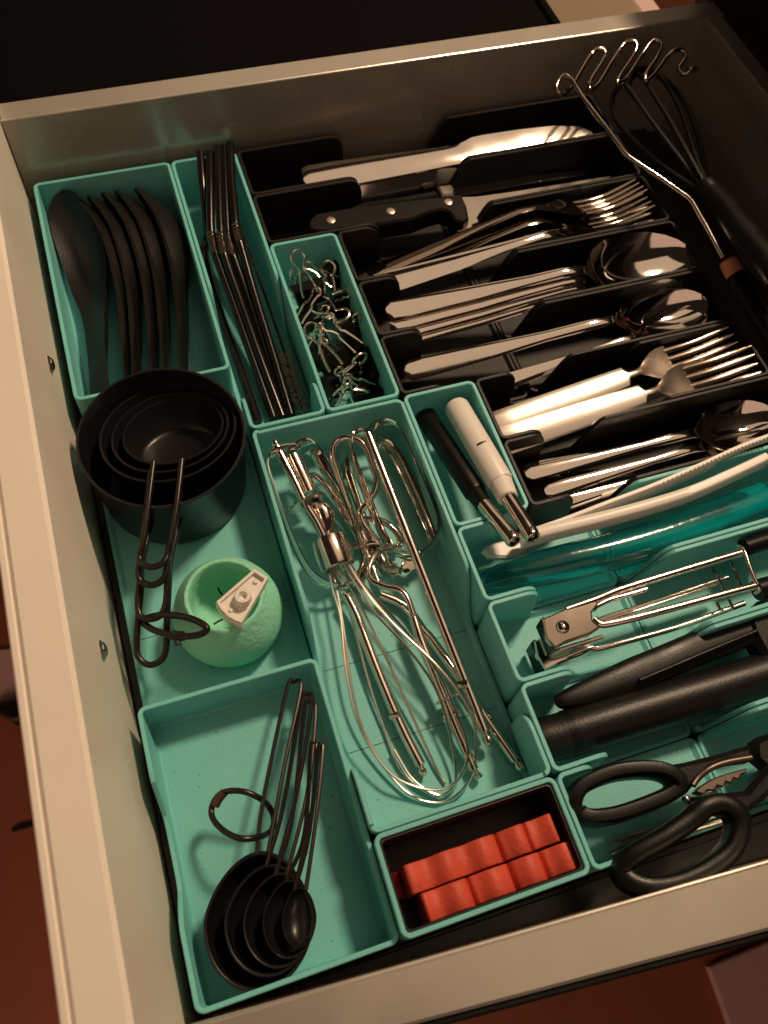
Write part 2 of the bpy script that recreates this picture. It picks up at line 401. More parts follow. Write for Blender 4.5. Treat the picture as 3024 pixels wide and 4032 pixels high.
for i, (tip, end, n) in enumerate((((13.2, 4, -7), (9.5, 162, -13), (-.54, .0, .84)), ((21.5, 5, -18.5), (23, 161, -20), (-.96, 0, -.10)), ((30, 4, -18.5), (28, 160, -20.5), (-.97, 0, -.16)),
                                   ((39, 3, -18.5), (38.5, 159, -20.5), (-.97, 0, -.2)), ((47.5, 3, -18.5), (45, 158, -20.5), (-.97, 0, -.22)), ((60, 4, -18.5), (54, 161, -20.5), (-.97, 0, -.24)))):
    if me0 is None:
        o = local_obj('soup_spoon', soup_spoon_geo(), BLACKSOFT); me0 = o
    else:
        o = me0.copy(); COL.objects.link(o)
    o.matrix_world = frame(tip, end, n, 154); tag(o, SL[i], 'spoon', SG)

# ------------------------------------------------------------------ bent metal straws with ribbed elbows
RIBM = mat('dark_rib_metal', (.16, .12, .10), .2, metal=.9)
STG = 'black metal straws in the narrow bin'
straws = [
 ([(103.6, 3.1, 5), (99.5, 25.6, -1), (95.6, 48.8, -12), (94.0, 51.5, -20), (90.6, 55.9, -25), (89.6, 65.2, -28), (89.5, 94.7, -31), (91.0, 140.3, -31), (92.3, 186.2, -30)], (3, 5), 'leftmost black straw, lying alone along the left wall'),
 ([(109.0, 5.5, 6), (103.4, 30.1, 2), (96.6, 58.9, -5), (95.9, 68.0, -8), (95.4, 77.1, -11), (97.2, 104.3, -17), (99.4, 145.3, -24), (101.4, 185.9, -30)], (2, 4), 'second black straw from the left, ribbed elbow shining'),
 ([(114.8, 3.3, 7), (108.4, 32.5, 3), (101.9, 62.4, -3), (100.7, 72.4, -6), (100.1, 81.4, -9), (101.5, 107.3, -15), (103.6, 148.0, -22), (106.3, 187.0, -29)], (2, 4), 'middle black straw with brightly glinting ribs'),
 ([(118.7, 2.7, 6), (112.6, 31.2, 1), (105.9, 62.5, -6), (105.4, 72.7, -9), (105.6, 80.9, -12), (107.2, 106.0, -18), (108.4, 146.9, -25), (109.2, 186.6, -30)], (2, 4), 'fourth black straw from the left in the bundle'),
 ([(122.9, 2.9, 8), (117.1, 29.9, 4), (111.7, 60.2, -1), (111.1, 68.2, -4), (111.1, 76.3, -7), (111.0, 107.6, -15), (111.4, 145.1, -22), (111.2, 188.1, -28)], (2, 4), 'rightmost black straw, standing highest at the far wall')]
for pts, (a, b), lab in straws:
    t = thing('bent_straw', lab, 'straw', pts[-1], STG)
    part(t, 'straw_tube', tube(pts, 2.7, 12, 7), BLACKGLOSS)
    e = crom(pts[a-1:b+2], 24)[24:-24] if a > 0 else crom(pts[a:b+1], 24)
    g = G()
    P = e; step = max(1, len(P)//9)
    for i in range(step, len(P)-step, step):
        d = (P[i+1]-P[i-1]).normalized()
        g.join(lathe([(2.5, -.9), (3.2, -.5), (3.45, 0), (3.2, .5), (2.5, .9)], P[i], d, 14))
    part(t, 'elbow_rib', g, RIBM)
br = thing('straw_brush', 'thin twisted wire straw brush with dark bristles beside the straws', 'brush', (118.5, 185.6, -29))
pw = [(114.6, 69.2, -6), (115.8, 92.3, -12), (117.3, 113.9, -18), (118.5, 146.6, -25), (118.1, 167.0, -28), (118.6, 186.6, -29)]
A_, B_ = crom(pw, 40), None
g = G(); tw = [[], []]
for i, q in enumerate(A_):
    d = (A_[min(i+1, len(A_)-1)]-A_[max(i-1, 0)]).normalized(); s = d.orthogonal().normalized(); u2 = d.cross(s)
    for k in (0, 1):
        a = i*.9+math.pi*k; tw[k].append(q+(s*math.cos(a)+u2*math.sin(a))*.5)
for k in (0, 1): g.join(tube(tw[k], .45, 5, 1, smooth=False))
part(br, 'twisted_wire', g, BRONZE)
g = G(); n0 = int(len(A_)*.60)
for i in range(n0, len(A_)):
    for k in range(9):
        q = A_[i]; d = (A_[min(i+1, len(A_)-1)]-A_[max(i-1, 0)]).normalized()
        s = Matrix.Rotation(random.uniform(0, 6.28), 3, d) @ d.orthogonal().normalized()
        if i % 4 < 2: g.join(tube([q, q+s*random.uniform(3.2, 4.2)+d*random.uniform(-.4, .4)],   .3, 3, 1, smooth=False))
part(br, 'bristles', g, mat('grey_bristle', (.50, .42, .34), .6), kind='stuff')

# ------------------------------------------------------------------ binder clips
CG = 'binder clips heaped in the small teal bin'
def clip_handle(root, w, d, r=4.2, length=19, spread=5.6, nrm_=None):
    """wire loop: legs leave the body lips at root +- w*spread, pinch to a neck, then open into a round eye"""
    root, w, d = Vector(root), nrm(w), nrm(d)
    p = []
    L = length
    p += [root-w*spread, root-w*spread*.93+d*L*.18, root-w*2.6+d*L*.46, root-w*1.5+d*L*.56]
    c = root+d*(L-r)
    for a in range(-50, 231, 28):
        t = R(a-90) - 0
        ang = R(-140+ (a+50)*280/281.0)
        p.append(c+w*r*math.sin(ang)+d*r*math.cos(ang))
    p += [root+w*1.5+d*L*.56, root+w*2.6+d*L*.46, root+w*spread*.93+d*L*.18, root+w*spread]
    return tube(p, .74, 7, 4)
def clip_loop(c, a, b, r=4.2):
    """wire handle given by the middle of its round eye and the two leg ends"""
    c, a, b = Vector(c), Vector(a), Vector(b); root = (a+b)/2; d = c-root; L = d.length+r; d.normalize()
    w = b-a; sp = max(2.4, min(6.5, w.length/2)); w = (w-d*w.dot(d)).normalized()
    return clip_handle(root, w, d, r, L, sp)
def binder_clip(label, s0, s1, l0, l1, loops, mouth=9.0):
    """s0 s1: ends of the closed back, l0 l1: ends of the lips"""
    s0, s1, l0, l1 = (Vector(q) for q in (s0, s1, l0, l1))
    w = (s1-s0).normalized(); o = ((l0+l1)-(s0+s1))/2; o = o-w*o.dot(w); t = w.cross(o).normalized()
    c = thing('binder_clip', label, 'binder clip', (s0+s1)/2, CG); rs = []
    D = o.length
    for q, k in ((-.02, .93), (0, 1), (.5, 1), (1, 1), (1.02, .93)):
        S = s0+(s1-s0)*q; L = l0+(l1-l0)*q; ring = []
        for f, m in ((0, -.5), (.12, -.5), (.85, -.22), (.93, -.30), (1.06, -.30), (1.1, -.16), (1.1, .16), (1.06, .30), (.93, .30), (.85, .22), (.12, .5), (0, .5)):
            ring.append(S+(L-S)*f+t*mouth*m*k)
        rs.append(ring)
    part(c, 'clip_body', rings(rs), BLACKPL)
    for lp in loops: part(c, 'clip_handle', clip_loop(*lp), CLIPWIRE)
binder_clip('binder clip at the far end, round eye of its wire standing tallest', *[(133.1, 110.6, -13), (152.9, 107.8, -13), (136.2, 114.0, -25), (153.6, 110.6, -25)],
  [[(139.6, 102.0, 3), (138.9, 119.5, -15), (147.0, 113.4, -13)]+[4.6], [(138.7, 96.8, -15), (138.4, 100.9, -23), (147.1, 95.6, -24)]+[3.9]])
binder_clip('binder clip in the far right corner against the wall', *[(158.4, 98.3, -14), (166.1, 94.0, -14), (160.1, 104.1, -26), (168.3, 101.5, -26)],
  [[(157.0, 106.2, -6), (151.7, 117.4, -16), (158.2, 116.1, -16)]+[4.2], [(147.3, 95.5, -12), (160.8, 112.3, -18), (160.6, 103.8, -16)]+[2.8]])
binder_clip('binder clip by the right wall, black body turned sideways', *[(158.3, 119.6, -18), (167.1, 117.3, -18), (162.7, 125.1, -28), (170.0, 122.5, -28)],
  [[(163.1, 122.3, -12), (154.5, 122.6, -16), (157.0, 120.0, -14)]+[2.4]])
binder_clip('binder clip left of the middle, two wire legs slanting across it', *[(131.5, 129.0, -26), (142.6, 126.0, -26), (133.5, 123.4, -18), (144.8, 121.6, -18)],
  [[(145.5, 120.4, -8), (131.3, 128.3, -18), (131.9, 132.1, -20)]+[2.6]])
binder_clip('binder clip whose round eye points right near the middle', *[(148.2, 122.5, -20), (158.3, 119.9, -20), (152.7, 125.4, -28), (161.8, 124.1, -28)],
  [[(154.2, 143.0, -6), (146.0, 120.4, -12), (143.4, 131.5, -12)]+[4.8], [(149.6, 139.2, -12), (143.2, 130.4, -18), (154.0, 145.5, -18)]+[3.0]])
binder_clip('binder clip in the middle with two long bright wire legs', *[(133.7, 163.6, -15), (149.4, 158.9, -15), (138.0, 173.3, -24), (154.5, 166.8, -24)],
  [[(134.1, 153.0, -2), (138.2, 176.2, -13), (146.0, 170.9, -13)]+[4.8]])
binder_clip('binder clip right of the middle, wire legs over its black body', *[(153.4, 136.4, -20), (169.3, 133.3, -20), (159.8, 153.8, -27), (174.4, 147.6, -27)],
  [[(145.5, 146.5, -7), (162.9, 159.3, -15), (156.8, 162.3, -17)]+[4.2]])
binder_clip('binder clip standing against the left wall of its bin', *[(133.1, 146.1, -20), (131.3, 162.3, -20), (141.0, 139.8, -29), (139.0, 155.8, -29)],
  [[(138.2, 149.6, -10), (132.3, 151.0, -18), (135.3, 157.9, -20)]+[2.8]])
binder_clip('binder clip against the right wall toward the near end', *[(166.8, 161.0, -18), (166.9, 181.8, -18), (160.7, 158.2, -28), (160.3, 177.7, -28)],
  [[(154.5, 177.0, -5), (143.5, 180.4, -15), (156.0, 177.1, -15)]+[4.4]])
binder_clip('binder clip lying low in the middle under the crossing wires', *[(149.1, 149.1, -24), (159.5, 146.9, -24), (150.1, 159.4, -30), (159.3, 157.6, -30)],
  [[(141.0, 151.7, -15), (148.2, 159.7, -22), (147.2, 153.4, -20)]+[2.6]])
binder_clip('binder clip wedged by the right wall beside the round eye', *[(163.3, 133.9, -20), (170.5, 131.4, -20), (167.1, 135.8, -29), (173.6, 133.8, -29)],
  [[(163.0, 144.6, -8), (161.0, 144.7, -17), (166.7, 144.8, -17)]+[2.6]])
binder_clip('binder clip lying flat under the two long bright legs', *[(132.9, 140.1, -27), (146.3, 139.3, -27), (133.9, 152.7, -32), (146.9, 151.2, -32)],
  [[(141.5, 142.1, -14), (139.3, 145.8, -24), (144.4, 145.7, -24)]+[2.8]])
binder_clip('binder clip lying flat near the round eye at the near end', *[(142.1, 174.8, -27), (155.1, 174.3, -27), (144.5, 159.1, -32), (158.1, 157.8, -32)],
  [[(143.7, 174.3, -16), (146.1, 179.6, -24), (151.3, 179.0, -24)]+[2.6]])
binder_clip('binder clip lying flat at the left wall below the far clip', *[(134.8, 114.7, -28), (136.0, 129.1, -28), (145.7, 110.9, -32), (147.5, 125.0, -32)],
  [[(149.0, 126.0, -18), (138.2, 121.4, -24), (138.6, 128.2, -24)]+[2.6]])
binder_clip('binder clip in the near left corner of its bin', *[(132.7, 172.7, -22), (132.8, 189.4, -22), (141.4, 167.6, -29), (141.3, 183.3, -29)],
  [[(144.3, 186.4, -11), (135.4, 187.7, -20), (134.3, 195.2, -20)]+[2.8]])
binder_clip('binder clip in the near right corner of its bin', *[(147.3, 192.0, -24), (164.3, 192.7, -24), (150.3, 181.0, -29), (168.0, 180.4, -29)],
  [[(146.3, 183.5, -12), (162.3, 186.1, -20), (158.3, 188.5, -22)]+[2.6], [(143.7, 188.6, -13), (147.1, 192.2, -20), (156.7, 193.4, -22)]+[2.6]])

# ------------------------------------------------------------------ nested measuring cups with wire handles on a ring
MG = 'nested black measuring cups'
def cup_geo(c, r, depth, ax, th=1.1):
    r0 = r*.93
    return lathe([(0, -depth), (r0-3, -depth), (r0-.8, -depth+.8), (r0, -depth+3), (r, -1), (r+.5, -.3), (r+.4, .2), (r-th+.2, .2), (r-th, -1), (r0-th, -depth+3.4), (r0-th-2.5, -depth+1.4), (0, -depth+1.2)], c, ax, 72)
cupspec = [((40, 211, 15), 41, 48.5, (0, 0, 1), 'largest black measuring cup, outermost of the nest'),
           ((43.5, 205.5, 9.5), 34.2, 37, (-.04, -.20, 1), 'second largest black measuring cup, inside the largest'),
           ((44.5, 205.0, 8.5), 29.6, 29, (-.05, -.26, 1), 'third measuring cup, nested inside the second'),
           ((46, 203.5, 6.5), 25.6, 20, (-.05, -.30, 1), 'smallest black measuring cup, innermost with bright floor glint')]
hands = [[(25.1, 247.2, -2), (22.8, 253.6, -1), (16.7, 270.7, 1), (13.3, 284.6, 0), (9.8, 294.6, -3), (5.9, 305.0, -9), (5.2, 311.4, -11), (9.0, 316.2, -12), (15.2, 315.7, -11), (18.7, 310.6, -9), (22.4, 298.4, -3), (25.9, 286.5, 0), (29.3, 274.4, 1), (35.9, 256.5, -1), (38.9, 249.8, -2)],
         [(28.7, 236.2, 13.5), (23.4, 249.6, 8.5)]+[(18.0, 268.9, 6), (14.6, 279.6, 4), (11.1, 289.7, 1), (11.0, 296.2, 0), (14.8, 299.1, 0), (19.9, 298.5, 0), (23.5, 293.4, 1), (26.8, 283.2, 4), (30.4, 271.6, 6)]+[(37.4, 253.7, 8.5), (42.6, 238.7, 13.5)],
         [(31.2, 230.7, 17), (24.5, 250.5, 13)]+[(18.8, 267.5, 10), (14.9, 278.0, 8), (15.1, 282.5, 7), (19.3, 285.8, 7), (24.2, 284.9, 7), (27.5, 280.8, 8), (30.8, 271.0, 10)]+[(38.5, 254.5, 13), (45.0, 233.6, 17)],
         [(33.4, 228.1, 19), (26.4, 249.5, 17)]+[(20.3, 266.3, 14), (17.2, 272.5, 12), (18.0, 276.8, 12), (21.8, 279.4, 12), (27.0, 278.5, 12), (30.2, 274.5, 12), (32.8, 269.0, 14)]+[(39.2, 253.2, 17), (46.8, 230.2, 19)]]
for (c, r, dep, ax, lab), hd in zip(cupspec, hands):
    t = thing('measuring_cup', lab, 'measuring cup', (c[0], c[1], c[2]-dep), MG)
    part(t, 'cup_bowl', cup_geo(c, r, dep, ax), BLACKENAMEL, smooth=50)
    pts = hd
    part(t, 'wire_handle', tube(pts, 1.55, 10, 6), BRONZE)
rg = thing('binder_ring', 'hinged dark ring joining the measuring cup handles', 'ring', (25.3, 306.4, 2))
part(rg, 'ring_wire', tube([(11.2, 296.7, -5), (17.7, 298.2, 0), (24.2, 301.0, 3), (32.1, 306.0, 6), (37.7, 311.5, 7.5), (38.8, 314.7, 7.5), (34.0, 315.5, 6.5), (25.9, 313.0, 5), (18.0, 307.1, 1), (13.0, 301.3, -3)], 1.6, 10, 6, closed=True), BRONZE)
c0 = (25.6, 312.9, 5)
part(rg, 'ring_hinge', tube([(c0[0]-2, c0[1]-1.2, c0[2]+.2), c0, (c0[0]+3, c0[1]+.8, c0[2])], 2.3, 10, 2).join(tube([(c0[0]-.5, c0[1]-2, c0[2]), (c0[0]-.8, c0[1]+4, c0[2]-1)], 1.5, 8, 2)), BRONZE)

# ------------------------------------------------------------------ mint pot with a white plastic piece on it
pot = thing('mint_pot', 'round fuzzy mint green pot with an open top', 'pot', (50, 297.5, -34))
g = lathe([(22, -28.4), (25.4, -28.3), (26.6, -25), (26.9, -21), (26.0, -15), (24, -8), (20.6, -2.5), (18.8, .8), (18.1, 2.0), (17.2, 2.0), (16.5, .8), (16.2, -6), (16.6, -14), (15, -21), (9, -25), (0, -26)], (50, 297.5, 0), (0, 0, 1), 72)
for i, q in enumerate(g.v):
    d = noise.noise(Vector(q)*.55)*.35+noise.noise(Vector(q)*.16)*.3
    g.v[i] = Vector((50, 297.5, q[2]))+(q-Vector((50, 297.5, q[2])))*(1+d*.018)+Vector((0, 0, d*.35))
part(pot, 'pot_body', g, MINT, smooth=70)
part(pot, 'pot_base', lathe([(0, -34), (23.6, -34), (24.8, -33), (25.2, -28.2), (23, -28), (0, -28)], (50, 297.5, 0), (0, 0, 1), 60), MINTBASE)
for a, b in (((775,650,-18), (835,745,-20)), ((735,1078,-16), (835,1015,-18))):
    pass
for pl in ([(48.0, 285.1, -17), (48.4, 286.3, -19), (49.4, 288.2, -20)], [(42.1, 303.1, -17), (43.9, 301.6, -19), (46.5, 300.7, -20)]):
    part(pot, 'dark_scratch', tube(pl, .5, 6, 4), SEAM)
wp = thing('plastic_blade_cap', 'small white wedge shaped plastic piece lying on the mint pot', 'plastic piece', (57.4, 303.0, 4))
ol = [(66.7, 291.1, 6), (71.7, 297.4, 6), (54.7, 315.6, 5), (52.4, 314.0, 5), (49.3, 310.6, 5), (47.1, 306.5, 5), (46.1, 302.3, 5)]
po = [(q[0], q[1]) for q in ol]
part(wp, 'wedge_plate', prism(po, 3.2, 5.0, .4), WHITE2)
wi = offset(po, 1.3); rim = G(); n = len(po)
rim.add([(*q, 5.0) for q in po]+[(*q, 7.2) for q in po]+[(*q, 7.2) for q in wi]+[(*q, 5.0) for q in wi],
        [f for i in range(n) for f in ((i, (i+1) % n, n+(i+1) % n, n+i), (n+i, n+(i+1) % n, 2*n+(i+1) % n, 2*n+i), (2*n+i, 2*n+(i+1) % n, 3*n+(i+1) % n, 3*n+i))])
part(wp, 'wedge_rim', rim, WHITE2)
part(wp, 'curved_skirt', tube([(q[0], q[1], 2.6) for q in ol[2:]], .9, 8, 5, up=(0, 0, 1), ry=3.6, square=.5), WHITE2)
bc = (58.2, 304.1, 5)
part(wp, 'round_boss', lathe([(5.2, 0), (5.0, 1.2), (4.2, 1.6), (4.0, 5.0), (3.6, 5.6), (2.1, 5.6), (1.9, 5.0), (1.2, 3.0), (0, 2.6)], (bc[0], bc[1], 4.9), (0, 0, 1), 28), WHITE2)
for q in ((65.6, 297.0, 6), (51.4, 307.5, 5)):
    part(wp, 'small_stud', lathe([(1.3, 0), (1.2, .7), (.8, 1.1), (0, 1.2)], (q[0], q[1], 4.9), (0, 0, 1), 14), WHITE2)

# ------------------------------------------------------------------ nested measuring spoons on a ring
MSG = 'nested black measuring spoons'

sp = [((31.3, 436, -9), 22.4, 26.0, 23.5, 'largest black measuring spoon, lowest in the nest', [(36.2, 408.0, -9), (44.2, 391.6, -10), (66.8, 345.9, -14), (70.9, 342.6, -15), (73.6, 346.6, -14), (57.5, 378.4, -11), (39.7, 411.4, -9)]),
      ((35.4, 437.2, -8.2), 18.2, 20.8, 19, 'second largest black measuring spoon in the nest', [(42.4, 417.7, -8), (51.9, 396.6, -9), (72.0, 353.3, -13), (75.7, 350.9, -14), (76.5, 354.9, -13), (60.0, 390.9, -10), (45.2, 422.3, -8)]),
      ((39.2, 438.6, -7.4), 14.6, 17.6, 15, 'middle sized black measuring spoon in the nest', [(46.8, 425.0, -7.5), (54.7, 401.4, -9), (72.5, 357.0, -12), (75.8, 355.3, -13), (77.1, 359.6, -12), (64.2, 392.4, -9), (50.0, 426.1, -7.5)]),
      ((43.3, 439.6, -6.6), 10.8, 14.6, 11, 'second smallest black measuring spoon in the nest', [(51.5, 426.6, -6.5), (57.6, 410.4, -7), (69.9, 376.5, -10), (71.9, 374.1, -10.5), (72.6, 377.1, -10), (63.9, 400.6, -7.5), (53.5, 428.0, -6.5)]),
      ((47.2, 440.4, -5.8), 7.0, 11.2, 7.2, 'smallest black measuring spoon, on top with a round glint', [(52.7, 427.9, -5.5), (59.4, 411.1, -6), (73.1, 377.8, -9), (74.8, 375.8, -9.5), (74.9, 378.7, -9), (64.4, 404.9, -6.5), (54.0, 430.8, -5.5)])]
for c, a, b, dep, lab, hp in sp:
    t = thing('measuring_spoon', lab, 'measuring spoon', (c[0], c[1], c[2]-dep), MSG)
    pr = [(math.sin(q)*1.0, -math.cos(q)*dep) for q in [i*math.pi/2/9 for i in range(10)]]+[(1.0, .3), (.96, .35), (.94, 0)]+[(math.sin(q)*.94, -math.cos(q)*(dep-1.0)) for q in [math.pi/2*(1-i/9) for i in range(1, 10)]]
    g = lathe(pr, (0, 0, 0), (0, 0, 1), 48)
    ax = Vector((-.30, .954, 0)); sd_ = Vector((.954, .30, 0)); tl = Vector((-.16, -.05, 0))
    out = []
    for q in g.v:
        l = q[1]*b; w = q[0]*a*(1-.16*max(0, -q[1]))
        out.append(Vector(c)+ax*l+sd_*w+Vector((0, 0, q[2]+w*.10-l*.04)))
    g.v = out
    part(t, 'spoon_bowl', g, BLACKENAMEL, smooth=60)
    top = Vector(c)-ax*b; hp = [top-sd_*2.3+ax*1.2+Vector((0, 0, .6))]+hp[1:-1]+[top+sd_*2.3+ax*1.2+Vector((0, 0, .6))]
    part(t, 'wire_handle', tube(hp, .95, 8, 6), BRONZE)
rg = thing('binder_ring', 'hinged dark ring joining the measuring spoon handles', 'ring', (33.8, 393.6, -12))
part(rg, 'ring_wire', tube([(22.5, 386.5, -14), (26.6, 382.9, -12), (31.7, 383.0, -10), (37.7, 385.4, -9), (43.1, 389.5, -11), (46.2, 393.3, -18), (46.7, 398.8, -20), (44.1, 403.1, -18), (38.8, 405.2, -9), (31.9, 404.0, -6), (25.8, 398.6, -9), (22.1, 391.7, -13)], 1.35, 10, 6, closed=True), BRONZE)
c0 = (26.7, 384.1, -11.5)
part(rg, 'ring_hinge', tube([(24.1, 386.4, -13), (26.7, 384.1, -11.5), (29.3, 382.7, -10.5)], 2.0, 10, 3), mat('coppery_hinge', (.10, .045, .03), .4, metal=.6))

# ------------------------------------------------------------------ mixer beaters, dough hooks and whisk in the long bin
# wire whisk with its drive shaft
wk = thing('mixer_whisk', 'mixer whisk with thin wires, ferrule and drive disc in the long bin', 'whisk', (106.4, 282.3, -12))
sh = [(95.2, 221.1, -4), (95.8, 223.8, -4.5), (99.2, 241.1, -8), (101.4, 254.3, -11), (104.3, 263.9, -14), (106.1, 272.4, -17)]
part(wk, 'drive_shaft', tube(sh, lambda q: 2.6, 14, 4), CHROME)
part(wk, 'shaft_tip', lathe([(0, -2), (1.4, -2), (1.6, 0), (1.2, 1.8), (2.0, 2.6), (2.3, 3.8), (1.8, 5.2), (0, 5.7)], (95.6, 223.3, -4), Vector((95.2, 219.8, -3.6))-Vector((95.8, 223.8, -4.5)), 18), CHROME)
dax = nrm(Vector(sh[4])-Vector(sh[2]))
part(wk, 'drive_disc', lathe([(0, -.6), (11, -.6), (11.6, 0), (11, .6), (0, .6)], (101.4, 254.3, -11), dax, 32), BRUSHED)
part(wk, 'shaft_sleeve', tube([(102.8, 225.3, -10), (104.2, 234.6, -12), (105.4, 242.3, -14), (105.9, 246.5, -15)], lambda q: 4.2, 16, 4), CHROME)
part(wk, 'shaft_sleeve', tube([(106.8, 253.6, -15), (109.7, 258.6, -17), (109.7, 264.3, -19), (108.1, 270.0, -20)], lambda q: 3.2+2.0*math.sin(q*3.1), 16, 5), CHROME)
f0, f1 = Vector((107.6, 273.5, -17)), Vector((108.7, 290.6, -20))
fa = (f1-f0); FLn = fa.length
part(wk, 'ferrule', lathe([(0, 0), (7.6, 0), (8.8, .5), (9.3, 1.6), (9.3, FLn-1.4), (8.9, FLn-.4), (8.0, FLn), (7.4, FLn-.6), (0, FLn-1.2)], f0, fa, 40), CHROME)
wires = [
 [(103.2, 290.2, -18)]+[(101.8, 303.4, -16), (101.3, 317.9, -15), (96.9, 339.9, -15), (94.4, 362.6, -17), (96.6, 379.2, -21), (102.6, 394.3, -24), (111.5, 402.7, -26), (121.5, 407.6, -26), (130.7, 406.8, -25), (138.6, 399.6, -23), (141.2, 389.4, -21), (140.5, 378.0, -19), (138.6, 357.2, -18), (130.2, 332.3, -18), (118.9, 305.1, -19)]+[(114.6, 288.8, -19)],
 [(105.6, 289.7, -22)]+[(104.5, 301.6, -22), (102.0, 321.3, -22), (97.5, 350.4, -24), (97.2, 370.7, -27), (101.7, 390.2, -30), (108.8, 404.3, -31.5), (119.0, 411.7, -32), (128.7, 412.3, -31), (138.6, 406.5, -28), (145.4, 394.2, -25), (147.3, 383.1, -21), (145.0, 370.4, -18), (137.8, 353.2, -15), (125.1, 329.3, -14), (117.6, 308.5, -15)]+[(113.3, 289.7, -17)],
 [(107.3, 288.7, -23)]+[(108.5, 299.8, -24), (107.8, 323.1, -27), (106.8, 351.3, -30), (107.3, 373.4, -32), (108.6, 391.8, -32.5), (114.7, 403.4, -32.5), (122.1, 410.9, -32.5)],
 [(109.0, 289.3, -22)]+[(111.8, 301.6, -22), (116.4, 328.9, -24), (119.5, 349.4, -27), (121.2, 364.6, -29), (123.4, 383.2, -31), (125.1, 397.0, -32), (126.8, 405.4, -32.6)],
 [(111.4, 290.6, -17)]+[(113.9, 304.8, -14), (118.1, 321.7, -13), (127.0, 340.7, -14), (133.8, 359.8, -17), (135.7, 374.1, -21), (134.9, 389.2, -25), (133.3, 400.4, -28), (129.8, 407.7, -30), (121.6, 409.2, -31), (112.4, 398.8, -30), (108.3, 383.6, -29)],
]
for w_ in wires: part(wk, 'whisk_wire', tube(w_, .72, 7, 6), WIRE)
# two flat-blade beaters
def beater(name, label, loc, loops, shaft, extras=()):
    t = thing(name, label, 'beater', loc, 'flat blade beaters')
    for pts, up in loops: part(t, 'beater_blade', tube(pts, .65, 10, 7, up=up, ry=3.5, square=.6), STEEL)
    part(t, 'beater_shaft', tube(shaft, 2.7, 14, 3), CHROME)
    for e in extras: part(t, 'shaft_pin', e, CHROME)
    return t
def pin(p, d, l=4.2, r=1.5):
    p, d = Vector(p), nrm(d); return tube([p-d*l, p, p+d*l], r, 10, 2)
LB = [(104.2, 224.4, -4), (97.4, 224.0, -3), (91.4, 225.8, -3), (88.4, 228.9, -4), (86.9, 234.0, -5), (87.3, 244.3, -7), (88.1, 258.3, -9), (89.5, 271.7, -12), (91.7, 284.3, -15), (95.1, 292.8, -17), (100.1, 297.6, -19), (106.5, 300.0, -21), (113.0, 299.7, -22)]
LB2 = [(104.4, 223.8, -5), (108.4, 222.4, -4), (112.6, 223.0, -4), (116.0, 226.3, -5), (118.3, 232.2, -6), (120.0, 242.5, -9), (121.5, 253.4, -12), (122.8, 265.0, -15), (123.2, 274.7, -18), (123.1, 283.9, -20), (122.3, 289.7, -21), (120.1, 293.6, -22), (113.0, 299.7, -22)]
LB3 = [(110.4, 222.0, -14), (115.8, 222.1, -18), (118.4, 229.9, -21), (121.0, 237.6, -24), (123.5, 252.4, -27), (125.9, 265.1, -29), (127.7, 275.0, -30), (127.0, 283.8, -30), (122.4, 291.5, -28), (113.4, 298.9, -24)]
beater('flat_beater', 'flat blade mixer beater whose loops circle the whisk ferrule', (113.4, 298.9, -24), [(LB, (.28, -.1, .95)), (LB2, (-.3, 0, .95)), (LB3, (1, .1, .5))],
       [(108.7, 304.0, -24), (110.7, 316.6, -25), (111.9, 340.5, -26.5), (113.6, 361.6, -28), (115.5, 378.6, -29), (118.2, 394.0, -30)],
       [pin((113.7, 368.6, -28), (1, .25, .5), 2.4, 2.3), lathe([(2.3, 0), (1.6, .6), (1.5, 2.4), (2.1, 3.2), (2.0, 4.6), (.8, 6.4), (0, 6.6)], (118.0, 393.0, -30), Vector((118.2, 399.2, -30.4))-Vector((118.0, 393.0, -30)), 16)])
RB = [(143.7, 226.6, -3), (148.3, 223.7, -2), (153.5, 223.4, -1), (158.2, 225.9, -1), (161.5, 231.8, -2), (162.7, 240.7, -3), (163.4, 254.2, -5), (164.2, 266.3, -7), (164.8, 276.6, -9), (164.4, 283.6, -11), (161.8, 289.9, -13), (156.4, 294.7, -15), (149.3, 296.6, -17)]
RB2 = [(144.0, 224.8, -6), (139.8, 223.9, -5), (136.3, 224.0, -5), (133.5, 227.6, -5), (132.1, 234.6, -7), (132.8, 247.1, -10), (133.6, 259.9, -12), (134.5, 274.1, -14), (135.8, 283.0, -16), (138.0, 288.6, -17), (142.5, 293.4, -18), (149.3, 296.9, -18)]
RB3 = [(146.9, 224.2, -12), (151.5, 224.3, -18), (156.2, 227.7, -20), (159.6, 235.2, -22), (161.3, 247.4, -24), (162.8, 260.3, -26), (163.8, 274.3, -28), (163.4, 284.1, -28), (159.1, 290.7, -26), (150.4, 296.2, -20)]
RB4 = [(144.3, 219.9, -16), (134.4, 220.6, -22), (130.0, 230.6, -25), (129.8, 243.1, -27), (130.2, 257.8, -29), (130.5, 270.5, -30), (132.8, 282.7, -31), (135.1, 292.1, -30), (139.7, 296.2, -28), (149.6, 297.0, -21)]
beater('flat_beater', 'flat blade mixer beater on the right with long bright shaft', (150.3, 295.2, -22), [(RB, (-.3, 0, .95)), (RB2, (.35, 0, .93)), (RB3, (1, .1, .6)), (RB4, (1, .2, .7))],
       [(143.6, 227.1, -3)]+[(151.8, 389.0, -25)],
       [pin((149.0, 365.5, -21), (1, .3, .5), 2.4, 2.3), lathe([(2.3, 0), (1.6, .6), (1.5, 2.2), (2.3, 3.2), (2.5, 5), (1.9, 7), (0, 8)], (151.7, 388.5, -25), Vector((151.9, 397.8, -26))-Vector((151.7, 388.5, -25)), 16)])
